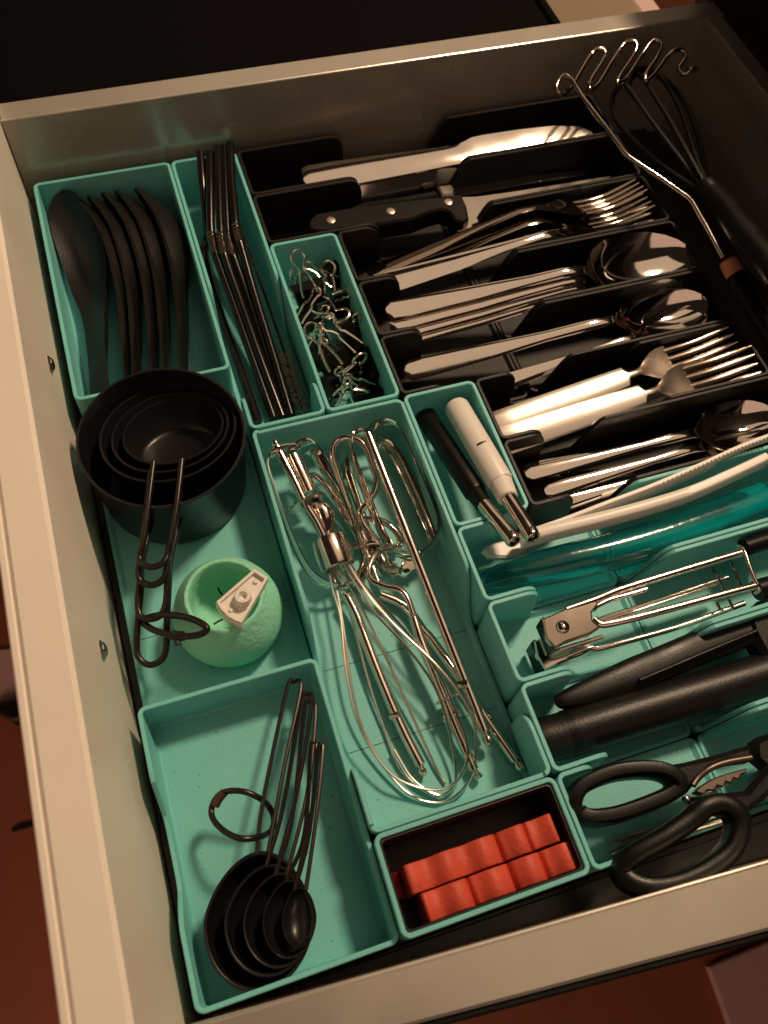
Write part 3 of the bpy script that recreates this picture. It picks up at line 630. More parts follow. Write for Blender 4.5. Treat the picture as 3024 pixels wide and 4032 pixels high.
# dough hooks
def hook(label, pts, shaft, loc, ex=()):
    t = thing('dough_hook', label, 'dough hook', loc, 'spiral dough hooks')
    part(t, 'hook_spiral', tube(pts, 1.75, 12, 7), CHROME)
    part(t, 'hook_shaft', tube(shaft, 2.5, 14, 3), CHROME)
    for e in ex: part(t, 'drive_disc', e, CHROME)
hook('spiral dough hook with small disc on its shaft near the whisk wires',
     [(107.0, 236.0, -20), (110.2, 234.5, -19), (112.9, 236.9, -18), (115.9, 242.9, -18), (119.0, 253.5, -20), (121.3, 263.7, -22), (125.0, 267.5, -24), (128.3, 265.4, -24), (133.5, 266.3, -23), (139.6, 270.5, -22), (144.2, 277.4, -23), (145.0, 282.6, -25), (141.2, 285.3, -27), (133.9, 284.5, -25), (127.7, 288.9, -23), (123.3, 295.3, -22), (123.2, 301.4, -21), (128.9, 307.0, -20), (134.7, 310.9, -19), (136.9, 316.8, -19), (137.1, 325.3, -20)],
     [(136.8, 326.9, -20), (136.7, 342.0, -21), (138.1, 363.0, -23), (139.2, 381.4, -25), (141.3, 403.6, -29)], (125.2, 297.9, -30),
     [lathe([(0, -.5), (5.6, -.5), (5.9, 0), (5.6, .5), (0, .5)], (139.6, 369.6, -24), Vector((139.2, 381.4, -25))-Vector((138.1, 363.0, -23)), 24),
      pin((139.5, 376.6, -24.5), (1, .2, .3), 4.2, 2.4),
      lathe([(2.2, 0), (1.5, .6), (1.5, 2.6), (2.2, 3.4), (2.1, 5), (0, 5.4)], (141.3, 403.1, -29), Vector((142.5, 408.2, -30))-Vector((141.3, 403.1, -29)), 16)])
hook('spiral dough hook whose round bend reaches the far end of the bin',
     [(116.8, 275.9, -28), (123.9, 278.0, -27), (130.2, 279.0, -25), (133.3, 279.7, -24), (131.1, 275.6, -22), (128.4, 269.1, -20), (128.7, 263.5, -18), (133.2, 260.6, -16), (138.8, 255.7, -14), (141.7, 249.9, -12), (141.1, 243.0, -9), (140.9, 234.7, -7), (139.0, 228.9, -6), (134.7, 224.9, -6), (129.7, 223.6, -7), (124.9, 226.0, -8), (122.8, 230.9, -10), (122.9, 237.7, -13), (123.5, 247.2, -17), (124.4, 262.6, -23), (126.0, 275.5, -28), (127.5, 288.4, -30), (127.4, 297.1, -30), (128.4, 304.6, -30)],
     [(126.7, 307.0, -29.5), (136.7, 316.1, -30), (141.6, 332.3, -30), (143.6, 336.3, -30), (151.8, 365.0, -30), (155.8, 382.4, -30), (162.1, 405.3, -30.5)], (128.0, 295.9, -33),
     [lathe([(2.1, 0), (1.4, .6), (1.4, 1.6), (2.2, 2.6), (2.4, 4.6), (1.7, 6.6), (0, 7.2)], (161.9, 404.8, -30.5), Vector((164.6, 413.1, -31))-Vector((161.9, 404.8, -30.5)), 16),
      pin((156.0, 382.9, -30), (1, -.4, .4), 2.4, 2.0)])

# ------------------------------------------------------------------ two lighters leaning out of their bin
def lighter(label, m, body, rb, collar, tubep, rt, group='stick lighters', slot=None):
    t = thing('stick_lighter', label, 'lighter', body[0], group)
    b0, b1 = Vector(body[0]), Vector(body[-1])
    L = (b1-b0).length; ax = b1-b0
    part(t, 'lighter_body', lathe([(0, 0), (rb-2.2, .2), (rb-.8, 1.2), (rb, 3.2), (rb, L-1.5), (rb-.5, L-.3), (rb-1.3, L)], b0, ax, 32).join(tube([b1, b1+ax*.001], .1, 4, 1, smooth=False)) if False else lathe([(0, 0), (rb-2.2, .2), (rb-.8, 1.2), (rb, 3.2), (rb, L-1.5), (rb-.5, L-.3), (0, L)], b0, ax, 32), m)
    c0, c1 = b1, Vector(collar); Lc = (c1-c0).length
    part(t, 'collar', lathe([(0, -.2), (rb-.8, -.1), (rb-.9, .5), (rb-1.6, Lc-.6), (rb-2.2, Lc), (0, Lc)], c0, c1-c0, 32), m)
    t0, t1 = Vector(tubep[0]), Vector(tubep[1]); Lt = (t1-t0).length
    nz = part(t, 'metal_nozzle', lathe([(0, 0), (rt, 0), (rt, Lt-1.6), (rt-.3, Lt-.5), (rt-.9, Lt), (rt-1.3, Lt-.2), (rt-1.5, Lt-1.2), (rt-1.6, Lt-5), (0, Lt-5)], t0, t1-t0, 28), CHROME)
    part(nz, 'nozzle_core', lathe([(0, Lt-6), (1.0, Lt-6), (1.0, Lt-1.0), (.6, Lt-.7), (0, Lt-.7)], t0, t1-t0, 12), BRUSHED)
    a = nrm(t1-t0); s = nrm(Vector((0, 0, 1))-a*a[2]); sd = a.cross(s)
    g = G()
    for k in (-1, 0, 1):
        q = t0+a*(Lt-3.4)+s*(rt+.03)+sd*k*1.9-s*(.5*abs(k))
        g.add([q-sd*.6-a*.9, q+sd*.6-a*.9, q+a*1.2, q-sd*.6-a*.9+s*.1, q+sd*.6-a*.9+s*.1, q+a*1.2+s*.1], [(0, 2, 1), (3, 4, 5), (0, 1, 4, 3), (1, 2, 5, 4), (2, 0, 3, 5)])
    part(nz, 'air_slot', g, SEAM)
    if slot:
        q = Vector((197.2, 255.9, 6)) ; a2 = nrm(ax); s2 = nrm(Vector((0, 0, 1))-a2*a2[2]); d2 = a2.cross(s2)
        q = b0+a2*(slot*L)
        g = G()
        for i in range(6):
            pass
        c = [q+(s2*math.cos(w)+d2*math.sin(w))*(rb+.04) for w in (-.55, -.35, -.15, .05, .25)]
        c2 = [p+a2*(1.4 if i < 3 else .7) for i, p in enumerate(c)]
        lift = [p+(p-q).normalized()*.06 for p in c]; lift2 = [p+(p-q).normalized()*.06 for p in c2]
        v = lift+lift2; nn = len(c)
        g.add(v+c+c2, [(i, i+1, nn+i+1, nn+i) for i in range(nn-1)])
        part(t, 'trigger_slot', g, SEAM)
    return t
lighter('black stick lighter with metal nozzle beside the white one', BLACKPL, [(182.7, 209.0, -22), (186.4, 277.2, -3)], 6.0, (187.0, 286.3, 0), [(186.5, 281.2, -1.5)]+[(191.2, 313.2, 8)], 4.1)
lighter('white stick lighter with metal nozzle and small trigger slot', WHITE, [(196.4, 219.6, -6), (197.6, 279.5, 6)], 6.9, (196.8, 289.9, 8.5), [(197.0, 285.3, 7.5)]+[(198.0, 316.6, 15)], 4.0, slot=.60)

# ------------------------------------------------------------------ red wavy strips in the short bin
def wavy(x0, x1, y0, y1, hb, ht, notches, phase):
    rs = []; n = 90; top = []
    for i in range(n+1):
        x = x0+(x1-x0)*i/n; q = i/n
        h = ht+1.7*math.sin(q*math.pi*2*4.2+phase)
        for nt in notches:
            h -= 3.0*math.exp(-((q-nt)/.014)**2)
        e = min(q, 1-q)*(x1-x0)
        h -= max(0, 2.0-e)**2*.8
        top.append((x, h))
    for y, sh in ((y0, .5), (y0+.6, 0), (y1-.6, 0), (y1, .5)):
        rs.append([Vector((x, y, h-sh)) for x, h in top]+[Vector((x1-.3, y, hb)), Vector((x0+.3, y, hb))])
    return rings(rs)
RG = 'red wavy strips in the short lined bin'
for lab, a, yaw in (('far red wavy strip, pushed left in the short lined bin', (92.5, 162, 434.4, 446.2, FL+1.4, -6.5, (.62, .81), .6), -.012), ('near red wavy strip, lying against the front of the short bin', (96.5, 166, 447.0, 458.4, FL+1.4, -6.5, (.31, .58, .79), 2.0), -.004)):
    g = wavy(*a); cx, cy = (a[0]+a[1])/2, (a[2]+a[3])/2
    g.v = [Vector((cx+(q[0]-cx), cy+(q[1]-cy)+(q[0]-cx)*yaw, q[2])) for q in g.v]
    single('wavy_strip', lab, 'silicone strip', g, REDSIL, group=RG, smooth=55)
single('wavy_strip', 'dark red strip peeking out low at the left of the lined bin', 'silicone strip', wavy(87.5, 140, 433.2, 434.2+8.6, FL+1.35, -19, (.5,), 1), REDSIL, group=RG) if False else None
single('wavy_strip', 'short red block low at the left end of the lined bin', 'silicone strip', wavy(87.6, 92.2, 435.5, 446, FL+1.35, -15, (), 1), REDSIL, group=RG)

# ------------------------------------------------------------------ cutlery
def knife_geo():
    return utensil([(0, 5, 4, 0, 0), (1, 8, 5, 0, 0), (4, 9.3, 5.6, 0, 0), (15, 9.4, 5.8, .3, 0), (45, 8.6, 5.8, .8, 0), (80, 7.6, 5.4, 1.2, 0), (96, 7, 4.6, 1.4, 0), (104, 6.8, 3.4, 1.5, 0), (110, 8.2, 2.2, 1.5, 0),
                    (116, 10.4, 1.7, 1.5, 0), (124, 11, 1.5, 1.5, 0), (150, 11, 1.4, 1.5, 0), (175, 9.8, 1.3, 1.5, 0), (192, 6.5, 1.2, 1.5, 0), (200, 1.5, .9, 1.5, 0)], 11, dome=.22)
def spoon_geo(L=190, hw=10.0, bw=14, bl=56, cup=7, arch=7, end=7):
    b0 = L-bl
    st = [(0, hw*.45, 1.6, 0, 0), (1.2, hw*.75, 2, 0, 0), (4, hw, 2.4, 0, 0), (14, hw*1.0, 2.6, .3, 0), (L*.28, hw*.78, 2.8, arch*.35, 0), (L*.45, hw*.52, 3, arch*.72, 0), (b0-20, 3.2, 3.2, arch*.98, 0), (b0-8, 2.8, 3.2, arch*.95, 0), (b0-2, 3.2, 2.8, arch*.72, .2)]
    for q, w, c in ((.03, .42, .25), (.09, .64, .48), (.2, .86, .78), (.35, .98, .97), (.5, 1, 1), (.65, .95, .93), (.8, .78, .68), (.9, .58, .42), (.96, .38, .2), (.99, .2, .08), (1, .06, .02)):
        st.append((b0+bl*q, bw*w, 1.7, arch*.5*(1-q)**1.5+q*q*1.5, cup*c+.31))
    return utensil(st, 17, dome=.5)
def fork_geo(L=190, hw=10.0, fw=12.5, arch=9, tine=52, head=22, bar=False):
    h0 = L-tine-head
    zl = lambda q: -2.2*math.sin(min(1, q*1.25)*math.pi*.8)+6.5*max(0, q-.35)**1.6
    st = [(0, hw*.45, 1.6, 0, 0), (1.2, hw*.75, 2, 0, 0), (4, hw, 2.4, 0, 0), (14, hw, 2.6, .3, 0), (L*.26, hw*.78, 2.8, arch*.35, 0), (L*.42, hw*.5, 3, arch*.75, 0), (h0-20, 3.0, 3.2, arch*1.0, 0), (h0-8, 2.8, 3.0, arch*.92, 0), (h0, 4, 2.6, arch*.66, 0)]
    if bar: st = [(0, hw*.9, 2.2, 0, 0), (.8, hw, 3, 0, 0), (14, hw*1.0, 3.2, .2, 0), (h0*.6, hw*.88, 3.2, arch*.4, 0), (h0-13, hw*.74, 3.2, arch*.8, 0), (h0-11.5, hw*.6, 3, arch*.82, 0), (h0-10.5, 2.6, 3, arch*.83, 0), (h0-3, 2.5, 3, arch*.8, 0), (h0, 3.4, 2.6, arch*.66, 0)]
    z1 = arch*.12
    for q, w in ((.2, .55), (.45, .82), (.7, .96), (1, 1.0)):
        st.append((h0+head*q, fw*w, 2.2, arch*.66+(z1-arch*.66)*q, .31+1.2*q))
    g = utensil(st, 13, dome=.5)
    for k in (-1.5, -.5, .5, 1.5):
        xs = k*fw*2/4*.98; w0 = fw/4*.72; rs = []
        cz = 1.5*(1-(xs/fw)**2)
        for i, q in enumerate((0, .15, .35, .55, .75, .9, 1)):
            w = w0*(1-.1*q)*(1 if q < .8 else (1-(q-.8)*3.2)); y = h0+head-1.5+(tine+1.5)*q; z = z1-cz*(1-q)+zl(q)-zl(0)
            th = 1.9-.8*q
            rs.append([Vector((xs+w*math.cos(a), -y, z+th*.5*math.sin(a))) for a in [2*math.pi*j/8 for j in range(8)]])
        g.join(rings(rs))
    return g
_proto = {}
def cutlery(kind, geo, m, p0, p1, n, L, label, cat, group):
    key = (kind, m.name)
    if key not in _proto:
        o = local_obj(kind, geo, m, 45); _proto[key] = o
    else:
        o = _proto[key].copy(); COL.objects.link(o)
    o.matrix_world = frame(p0, p1, n, L); return tag(o, label, cat, group)
KG, FG, SPG = 'table knives in the far black tray', 'forks in the black trays', 'spoons in the black trays'
cutlery('table_knife', knife_geo(), STEEL, (164.5, 22.7, -12), (367.0, 31.5, -8), (.0, .30, 1), 200, 'upper table knife, wide flat handle facing up in the far tray', 'knife', KG)
cutlery('table_knife', knife_geo(), STEEL, (182.6, 28.3, -24), (367.0, 22.2, -24), (0, .75, .66), 200, 'lower table knife, tipped on its edge in the far tray', 'knife', KG)
big_fork = fork_geo(188, 6.8, 10.0, 11, 44, 22)
cutlery('fork', big_fork, SHADESTEEL, (181.9, 105.5, -17), (369.1, 97.3, 1), (0, -.28, 1), 188, 'dark fork at the far side of its tray, tines fanned highest', 'fork', FG)
cutlery('fork', big_fork, SHADESTEEL, (183.0, 109.2, -21), (372.9, 105.1, -5), (0, -.2, 1), 188, 'dark fork nested just under the topmost one', 'fork', FG)
cutlery('fork', big_fork, STEEL, (185.1, 118.8, -14), (379.3, 111.2, -12), (0, .22, 1), 188, 'fork with the flat tan lit handle in the same tray', 'fork', FG)
big_spoon = spoon_geo(204, 6.2, 22.5, 74, 9, 12)
for i, (a, b, n, lab) in enumerate((((181.2, 144.2, -9), (378.8, 156.0, -4), (0, .30, 1), 'topmost of four stacked large spoons, bowl rim arching at the far side'),
                       ((182.2, 148.6, -14), (378.8, 157.5, -9), (0, .32, 1), 'second of the four stacked large spoons from the top'),
                       ((182.7, 151.4, -19), (381.8, 157.7, -14), (0, .34, 1), 'third of the four stacked large spoons'),
                       ((183.6, 153.4, -24), (383.9, 158.7, -18), (0, .36, 1), 'lowest of the four stacked large spoons'))):
    cutlery('large_spoon', big_spoon, STEEL, a, b, n, 204, lab, 'spoon', SPG)
ds = spoon_geo(190, 6.2, 14.5, 58, 7.5, 8)
cutlery('dessert_spoon', ds, STEEL, (181.3, 180.0, -22), (372.3, 188.7, -8), (0, .30, 1), 190, 'slim spoon with bright bowl and long pointed handle', 'spoon', SPG)
cutlery('dessert_spoon', ds, STEEL, (219.9, 201.5, -27), (372.9, 193.8, -14), (.05, .35, 1), 190, 'slim spoon half hidden, its bowl nested under the bright one', 'spoon', SPG)
sf = fork_geo(172, 8.6, 12.0, 5, 46, 22, True)
cutlery('fork', sf, BRUSHED, (213.7, 234.8, -13), (372.0, 221.0, -5), (0, .14, 1), 172, 'bright fork lying farther back, beside the slim spoons', 'fork', FG)
cutlery('fork', sf, BRUSHED, (213.0, 248.0, -9), (376.6, 238.5, -4), (0, .20, 1), 172, 'bright fork lying on top, broad shining handle', 'fork', FG)
ts = spoon_geo(162, 4.6, 15.0, 52, 7.5, 4)
cutlery('teaspoon', ts, STEEL, (222.2, 266.3, -18), (376.1, 271.3, -14), (0, .15, 1), 162, 'teaspoon with the bowl on top, farthest of three handles', 'spoon', SPG)
cutlery('teaspoon', ts, STEEL, (229.1, 278.6, -20), (373.1, 277.1, -17), (0, .2, 1), 162, 'teaspoon with speckled handle, middle of three', 'spoon', SPG)
cutlery('teaspoon', ts, STEEL, (233.2, 286.7, -23), (369.5, 284.9, -21), (0, .25, 1), 162, 'teaspoon with handle nearest the white tongs', 'spoon', SPG)
cutlery('teaspoon', ts, STEEL, (224.2, 261.7, -23), (379.3, 271.5, -20), (0, .05, 1), 162, 'teaspoon hidden under the farthest handle, only its edge showing', 'spoon', SPG)

fm = _proto[('fork', BRUSHED.name)].data; fm.materials.append(ROSEREFLECT)
for pg in fm.polygons: pg.material_index = 1 if pg.center.y > .098 else 0
# kitchen knife with riveted handle, and a second one behind it
def xy(pts): return [(q[0], q[1]) for q in pts]
ck = thing('kitchen_knife', 'broad kitchen knife with black handle and three rivets', 'knife', (202.9, 62.0, -15))
hp = xy([(155.2, 67.6, -7), (158.3, 61.9, -7), (163.1, 58.9, -7), (180.7, 58.9, -7), (203.0, 60.0, -7), (227.0, 62.1, -7), (258.1, 64.9, -7), (257.7, 75.6, -7), (255.2, 86.7, -7), (250.7, 89.7, -7), (245.9, 86.0, -7), (245.0, 78.1, -7), (240.9, 74.6, -7), (233.2, 75.1, -7), (219.8, 78.2, -7), (199.0, 77.5, -7), (181.9, 75.9, -7), (163.1, 75.2, -7), (156.5, 72.4, -7)])
part(ck, 'handle', prism(hp, -21, -7, 1.3), BLACKPL)
for q in ((170.1, 67.0, -7), (208.9, 68.6, -7), (247.4, 69.7, -7)):
    part(ck, 'rivet', lathe([(0, -1), (2.75, -1), (2.75, .12), (2.4, .3), (0, .32)], (q[0], q[1], -7), (0, 0, 1), 20), mat('dull_rivet', (.62, .48, .40), .35, metal=.8) if 'dull_rivet' not in bpy.data.materials else bpy.data.materials['dull_rivet'])
bl = xy([(259.6, 61.9, -12)]+[(270.4, 63.9, -12), (294.1, 65.3, -12), (327.4, 66.4, -12), (366.8, 67.6, -12), (361.8, 70.4, -12), (343.4, 74.8, -12), (310.9, 79.7, -12), (274.8, 83.3, -12), (258.1, 87.0, -12)]+[(257.2, 91.2, -12), (246.8, 89.9, -12), (256.8, 83.3, -12)])
part(ck, 'blade', prism(bl, -14.5, -12.6, .3), BRUSHED)
ck2 = thing('kitchen_knife', 'second kitchen knife half hidden behind the riveted one', 'knife', (226.6, 42.7, -22))
part(ck2, 'handle', prism(xy([(181.7, 45.5, -22), (201.9, 42.4, -20), (226.1, 43.7, -20), (250.3, 43.7, -20), (250.7, 49.8, -20), (232.5, 50.0, -20), (200.9, 47.9, -20), (182.6, 53.6, -20)]), -30, -20, 1.4), BLACKPL)
part(ck2, 'bolster', prism(xy([(250.7, 42.4, -18), (260.8, 42.9, -18), (262.1, 47.8, -18), (259.1, 52.7, -18), (251.0, 51.7, -18)]), -28, -18, 1.2), BRUSHED)
part(ck2, 'blade', prism(xy([(263.8, 43.5, -22)]+[(275.8, 42.6, -22), (319.5, 44.0, -22), (347.7, 47.1, -22), (362.6, 51.5, -22), (344.0, 51.2, -22), (314.9, 50.6, -22), (272.0, 50.3, -22)]+[(261.3, 50.1, -22)]), -23.6, -22, .3), STEEL)

# ------------------------------------------------------------------ white tongs and the clear teal handle
tg = thing('plastic_tongs', 'white plastic tongs with two long curved arms', 'tongs', (217.5, 301.4, -20))
part(tg, 'tong_arm', tube([(205.6, 305.8, -8), (225.0, 304.7, -7), (250.1, 302.8, -5), (277.3, 300.4, -4), (308.3, 296.2, -3), (332.0, 292.7, -2), (354.1, 290.8, -1)], lambda q: 1.5, 16, 6, up=(0, 0, 1), ry=lambda q: 7.5-1.0*q, square=.45), WHITE)
g = G()
for i, q in enumerate(crom([(279.4, 301.4, 3), (304.3, 297.9, 4), (327.6, 294.5, 5), (348.2, 292.6, 6)], 9)):
    g.join(lathe([(0, -.6), (.8, -.6), (.6, .5), (0, .8)], q, (0, 0, 1), 6))
part(tg, 'grip_ridge', g, WHITE, kind='stuff')
part(tg, 'tong_arm', tube([(199.6, 307.7, -5), (218.1, 308.8, -3), (241.4, 310.2, -1.5), (267.4, 310.9, 0), (292.7, 310.2, 1), (317.6, 307.1, 2), (340.7, 303.6, 3)], lambda q: 3.6-.9*q, 16, 6, up=(0, 0, 1), ry=lambda q: 5.5, square=.5), WHITE)
part(tg, 'tong_joint', prism(xy([(181.8, 303.4, -14), (185.3, 301.1, -14), (192.5, 301.0, -14), (205.8, 301.5, -14), (215.9, 302.2, -14), (212.1, 308.9, -14), (196.3, 311.9, -14), (183.7, 307.7, -14)]), -20, -15.5, 1.2), WHITE)
single('clear_teal_handle', 'tapered handle of clear teal plastic lying by the white tongs', 'tool handle',
       tube([(174.0, 320.7, -19), (183.8, 319.8, -18), (198.6, 320.3, -17), (221.4, 322.0, -15.5), (247.8, 323.5, -14.5), (277.8, 323.5, -14), (311.9, 321.7, -13.5), (347.4, 319.3, -13)], lambda q: 4.6+4.4*math.sin(min(1, q*2.2)*1.5)+ (1.6*q), 28, 8), TEALGLASS, smooth=70)

# ------------------------------------------------------------------ chrome riveted hand tool with paired rod handles
ht = thing('hand_press', 'chrome hand tool with riveted plates and paired rod handles', 'kitchen tool', (213.4, 355.4, -25))
pl = xy([(191.7, 351.5, 0), (208.9, 349.4, 0), (220.1, 349.1, 0), (220.8, 352.5, 0), (216.1, 355.5, 0), (214.7, 359.5, 0), (216.6, 363.5, 0), (210.5, 365.2, 0), (197.8, 365.5, 0), (191.5, 367.0, 0), (189.7, 361.2, 0)])
pt = part(ht, 'pivot_plate', prism(pl, -4.5, 0, .8), SHADESTEEL, label='upper riveted plate')
r_ = (199.2, 358.3, 0)
part(pt, 'rivet', lathe([(3.3, 0), (3.1, .9), (2.2, 1.7), (1.0, 2.1), (0, 2.2)], (r_[0], r_[1], 0), (0, 0, 1), 24), STEEL)
part(ht, 'handle_rod', tube([(205.1, 350.1, -1.6), (221.0, 349.5, -1.2), (234.4, 348.4, -0.6), (257.4, 348.3, 0.5), (279.7, 348.4, 1.5), (301.5, 348.6, 2.5)], 1.9, 14, 5), CHROME)
part(ht, 'handle_rod', tube([(216.1, 358.4, -1.5), (218.0, 361.7, -1.5), (222.7, 362.9, -1.2), (237.7, 364.1, -0.4), (260.8, 365.2, 0.8), (282.5, 366.0, 1.8), (299.2, 366.7, 2.5)], 1.9, 14, 5), CHROME)
part(ht, 'handle_rod', tube([(217.9, 354.0, -2.5), (220.4, 352.6, -2.2), (228.4, 351.4, -2), (238.2, 351.7, -1.8), (248.3, 351.7, -1.6)], 1.3, 12, 5), CHROME)
part(ht, 'end_bar', tube([(302.4, 344.8, 1), (302.8, 346.3, 3), (302.3, 349.7, 4), (300.8, 356.6, 4.2), (299.8, 363.7, 4), (300.0, 367.5, 3.4), (299.9, 369.3, 2), (298.8, 369.5, 0)], 1.15, 10, 6), CHROME)
for a in ([(289.2, 349.0, -8), (289.1, 354.3, -7), (288.9, 362.1, -7)], [(299.0, 349.3, -6), (298.2, 355.3, -5), (297.3, 362.7, -5)], [(283.2, 366.1, -9), (283.6, 369.7, -10)], [(289.3, 366.4, -8), (289.7, 371.7, -9)]):
    part(ht, 'cross_pin', tube(a, .75, 8, 3), CHROME)
lo = xy([(188.9, 356.5, -16), (192.5, 356.1, -16), (194.1, 363.9, -16), (202.9, 364.1, -16), (215.3, 365.4, -16), (215.3, 368.8, -16), (208.2, 370.1, -16), (198.1, 370.5, -16), (188.3, 371.8, -16), (187.3, 363.8, -16)])
part(ht, 'pivot_plate', prism(lo, -20, -16, .8), CHROME, label='lower plate')
part(ht, 'edge_rod', tube([(192.9, 365.4, -14), (194.6, 366.0, -10), (204.0, 366.0, -9), (213.7, 366.2, -8.5), (219.4, 366.2, -8)], 1.1, 10, 4), CHROME)
part(ht, 'handle_rod', tube([(201.2, 368.6, -17), (214.6, 367.6, -17), (219.0, 369.1, -17), (234.6, 370.0, -16.5), (259.8, 370.7, -16), (284.2, 370.0, -15.5), (300.5, 369.3, -15)], 1.5, 12, 5), CHROME)
part(ht, 'handle_rod', tube([(214.6, 359.4, -18), (225.2, 355.7, -17), (241.7, 355.4, -16.5), (268.0, 354.7, -16), (284.2, 354.2, -15.5), (299.2, 354.1, -15)], 1.4, 12, 5), CHROME)
part(ht, 'inner_rod', tube([(221.8, 357.2, -15), (240.0, 357.2, -14.5), (266.2, 356.7, -14), (290.8, 356.2, -13.5)], .8, 10, 5), CHROME)
g = prism(xy([(191.0, 351.2, -2), (193.0, 350.5, -2), (192.9, 366.7, -2), (190.8, 367.2, -2)]), -12, -.8, .4)
part(ht, 'black_end_pad', g, BLACKPL)
part(ht, 'black_end_pad', prism(xy([(187.7, 356.4, -18), (190.2, 355.3, -18), (189.5, 371.3, -18), (187.4, 372.0, -18)]), -30, -17, .4), BLACKPL)
part(ht, 'black_grip', tube([(309.8, 344.3, -6), (317.9, 344.0, -6), (331.3, 343.9, -6)], 5.0, 18, 4), BLACKPL)
part(ht, 'black_grip', tube([(307.2, 366.2, -10), (312.4, 366.2, -10), (322.7, 366.6, -10)], 5.5, 18, 4), BLACKPL)

# ------------------------------------------------------------------ black tool handles
pe = thing('peeler', 'flat black handled peeler with a thin dark blade end', 'peeler', (235.7, 389.4, -18))
part(pe, 'handle', tube([(188.9, 388.2, -17), (190.8, 388.4, -16), (199.7, 388.3, -15), (217.3, 387.5, -14), (240.5, 386.2, -13), (266.5, 384.2, -12), (287.4, 383.7, -11.5), (300.8, 383.9, -11)], lambda q: (2.6+5.6*min(1, q*2.0)) if q < .95 else 8.2, 22, 7, up=(0, 0, 1), ry=lambda q: 4.8, square=.7), BLACKPL)
part(pe, 'handle_ridge', tube([(226.4, 391.7, -6.5), (245.5, 390.2, -5.8), (266.2, 388.5, -5.2), (292.8, 386.5, -4.6)], 1.1, 10, 6), BLACKPL)
part(pe, 'thin_blade', prism(xy([(174.6, 395.0, -16), (188.7, 392.1, -16), (198.2, 392.2, -16), (198.1, 394.5, -16), (188.9, 395.8, -16), (174.5, 397.4, -16)]), -17.4, -16, .3), BLACKGLOSS)
part(pe, 'end_cap', prism(xy([(292.0, 377.9, -4), (302.6, 372.1, -4), (315.9, 372.4, -4), (299.5, 400.0, -4), (290.2, 398.9, -4), (290.2, 390.2, -4), (291.1, 382.1, -4)]), -20, -5, 3), BLACKPL)
rh = thing('round_black_handle', 'thick round black tool handle lying along the near side', 'tool handle', (229.3, 403.9, -20))
part(rh, 'handle', tube([(174.1, 402.2, -19), (176.3, 402.3, -18.6), (182.6, 402.8, -18), (188.5, 403.0, -17.5), (208.6, 403.5, -16.5), (237.5, 404.2, -16), (267.1, 405.0, -15.5), (302.7, 405.8, -15)], lambda q: 10.6 if q > .045 else 8.0+q*55, 30, 7), BLACKSOFT)
part(rh, 'end_ring', tube([(186.2, 402.9, -17.7), (188.5, 403.0, -17.5), (189.9, 403.0, -17.4)], 10.9, 30, 2), BLACKPL)

# ------------------------------------------------------------------ kitchen scissors
sc = thing('kitchen_scissors', 'black kitchen scissors with two big loops and toothed jaw', 'scissors', (231.2, 448.2, -15))
part(sc, 'finger_loop', tube([(173.5, 431.7, -6), (179.8, 427.8, -5), (194.2, 427.0, -4), (208.6, 430.2, -3), (217.1, 434.6, -3), (220.0, 440.4, -4), (214.4, 442.9, -5), (201.8, 443.7, -6), (188.0, 443.4, -7), (177.2, 440.9, -8), (173.2, 436.3, -8)], 3.6, 16, 7, closed=True, up=(0, 0, 1), ry=8.0, square=.55), BLACKPL)
part(sc, 'handle_arm', prism(xy([(215.9, 430.8, -3), (227.8, 432.5, -3), (243.4, 433.8, -3), (261.1, 434.4, -3), (258.7, 440.9, -3), (246.0, 438.5, -3), (236.7, 438.9, -3), (228.2, 442.1, -3), (222.6, 444.9, -3), (215.8, 443.4, -3), (218.3, 436.1, -3)]), -15, -2, 2.2), BLACKPL)
part(sc, 'finger_loop', tube([(180.9, 462.7, -1), (187.3, 460.6, 1), (200.6, 458.7, 3), (214.0, 455.7, 4), (222.3, 453.1, 5), (229.4, 453.7, 5), (234.1, 458.1, 5), (233.6, 464.3, 4), (226.4, 471.4, 3), (214.2, 475.2, 2), (199.6, 476.3, 1), (188.0, 474.3, 0), (181.6, 470.1, -1), (179.9, 465.9, -2)], 4.4, 16, 7, closed=True, up=(0, 0, 1), ry=7.5, square=.55), BLACKPL)
part(sc, 'handle_arm', prism(xy([(221.8, 447.2, 2), (234.9, 449.6, 2), (245.7, 451.9, 2), (255.3, 447.5, 2), (269.8, 441.7, 2), (269.6, 452.0, 2), (252.5, 457.9, 2), (242.0, 460.7, 2), (235.4, 461.3, 2), (231.9, 455.0, 2), (222.9, 452.2, 2)]), -10, 3, 2.5), BLACKPL)
jw = part(sc, 'toothed_jaw', prism(xy([(225.1, 445.5, 0), (228.8, 444.0, 0), (235.8, 442.8, 0), (243.5, 442.8, 0), (252.6, 443.5, 0), (251.2, 445.3, 0), (248.8, 445.1, 0), (246.5, 446.8, 0), (244.6, 445.5, 0), (242.4, 447.2, 0), (240.5, 445.8, 0), (238.2, 447.5, 0), (236.0, 446.1, 0), (233.6, 447.7, 0), (230.8, 446.6, 0), (228.1, 447.6, 0)]), -6, -.5, .5), mat('dark_jaw_steel', (.13, .10, .08), .4, metal=.9))
part(sc, 'toothed_jaw', tube([(225.5, 442.8, -1), (229.8, 440.4, -1), (236.1, 438.6, 0), (244.6, 438.4, 0), (256.4, 440.0, 0)], 1.5, 10, 6), bpy.data.materials['dark_jaw_steel'])
q = (265.9, 438.6, 4)
part(sc, 'blade_guard', prism(xy([(265.0, 432.9, -6), (269.1, 431.9, -6), (282.5, 432.3, -6), (289.0, 439.7, -6), (282.2, 450.8, -6), (265.8, 449.2, -6), (261.4, 440.8, -6)]), -16, -7, 3), BLACKPL)
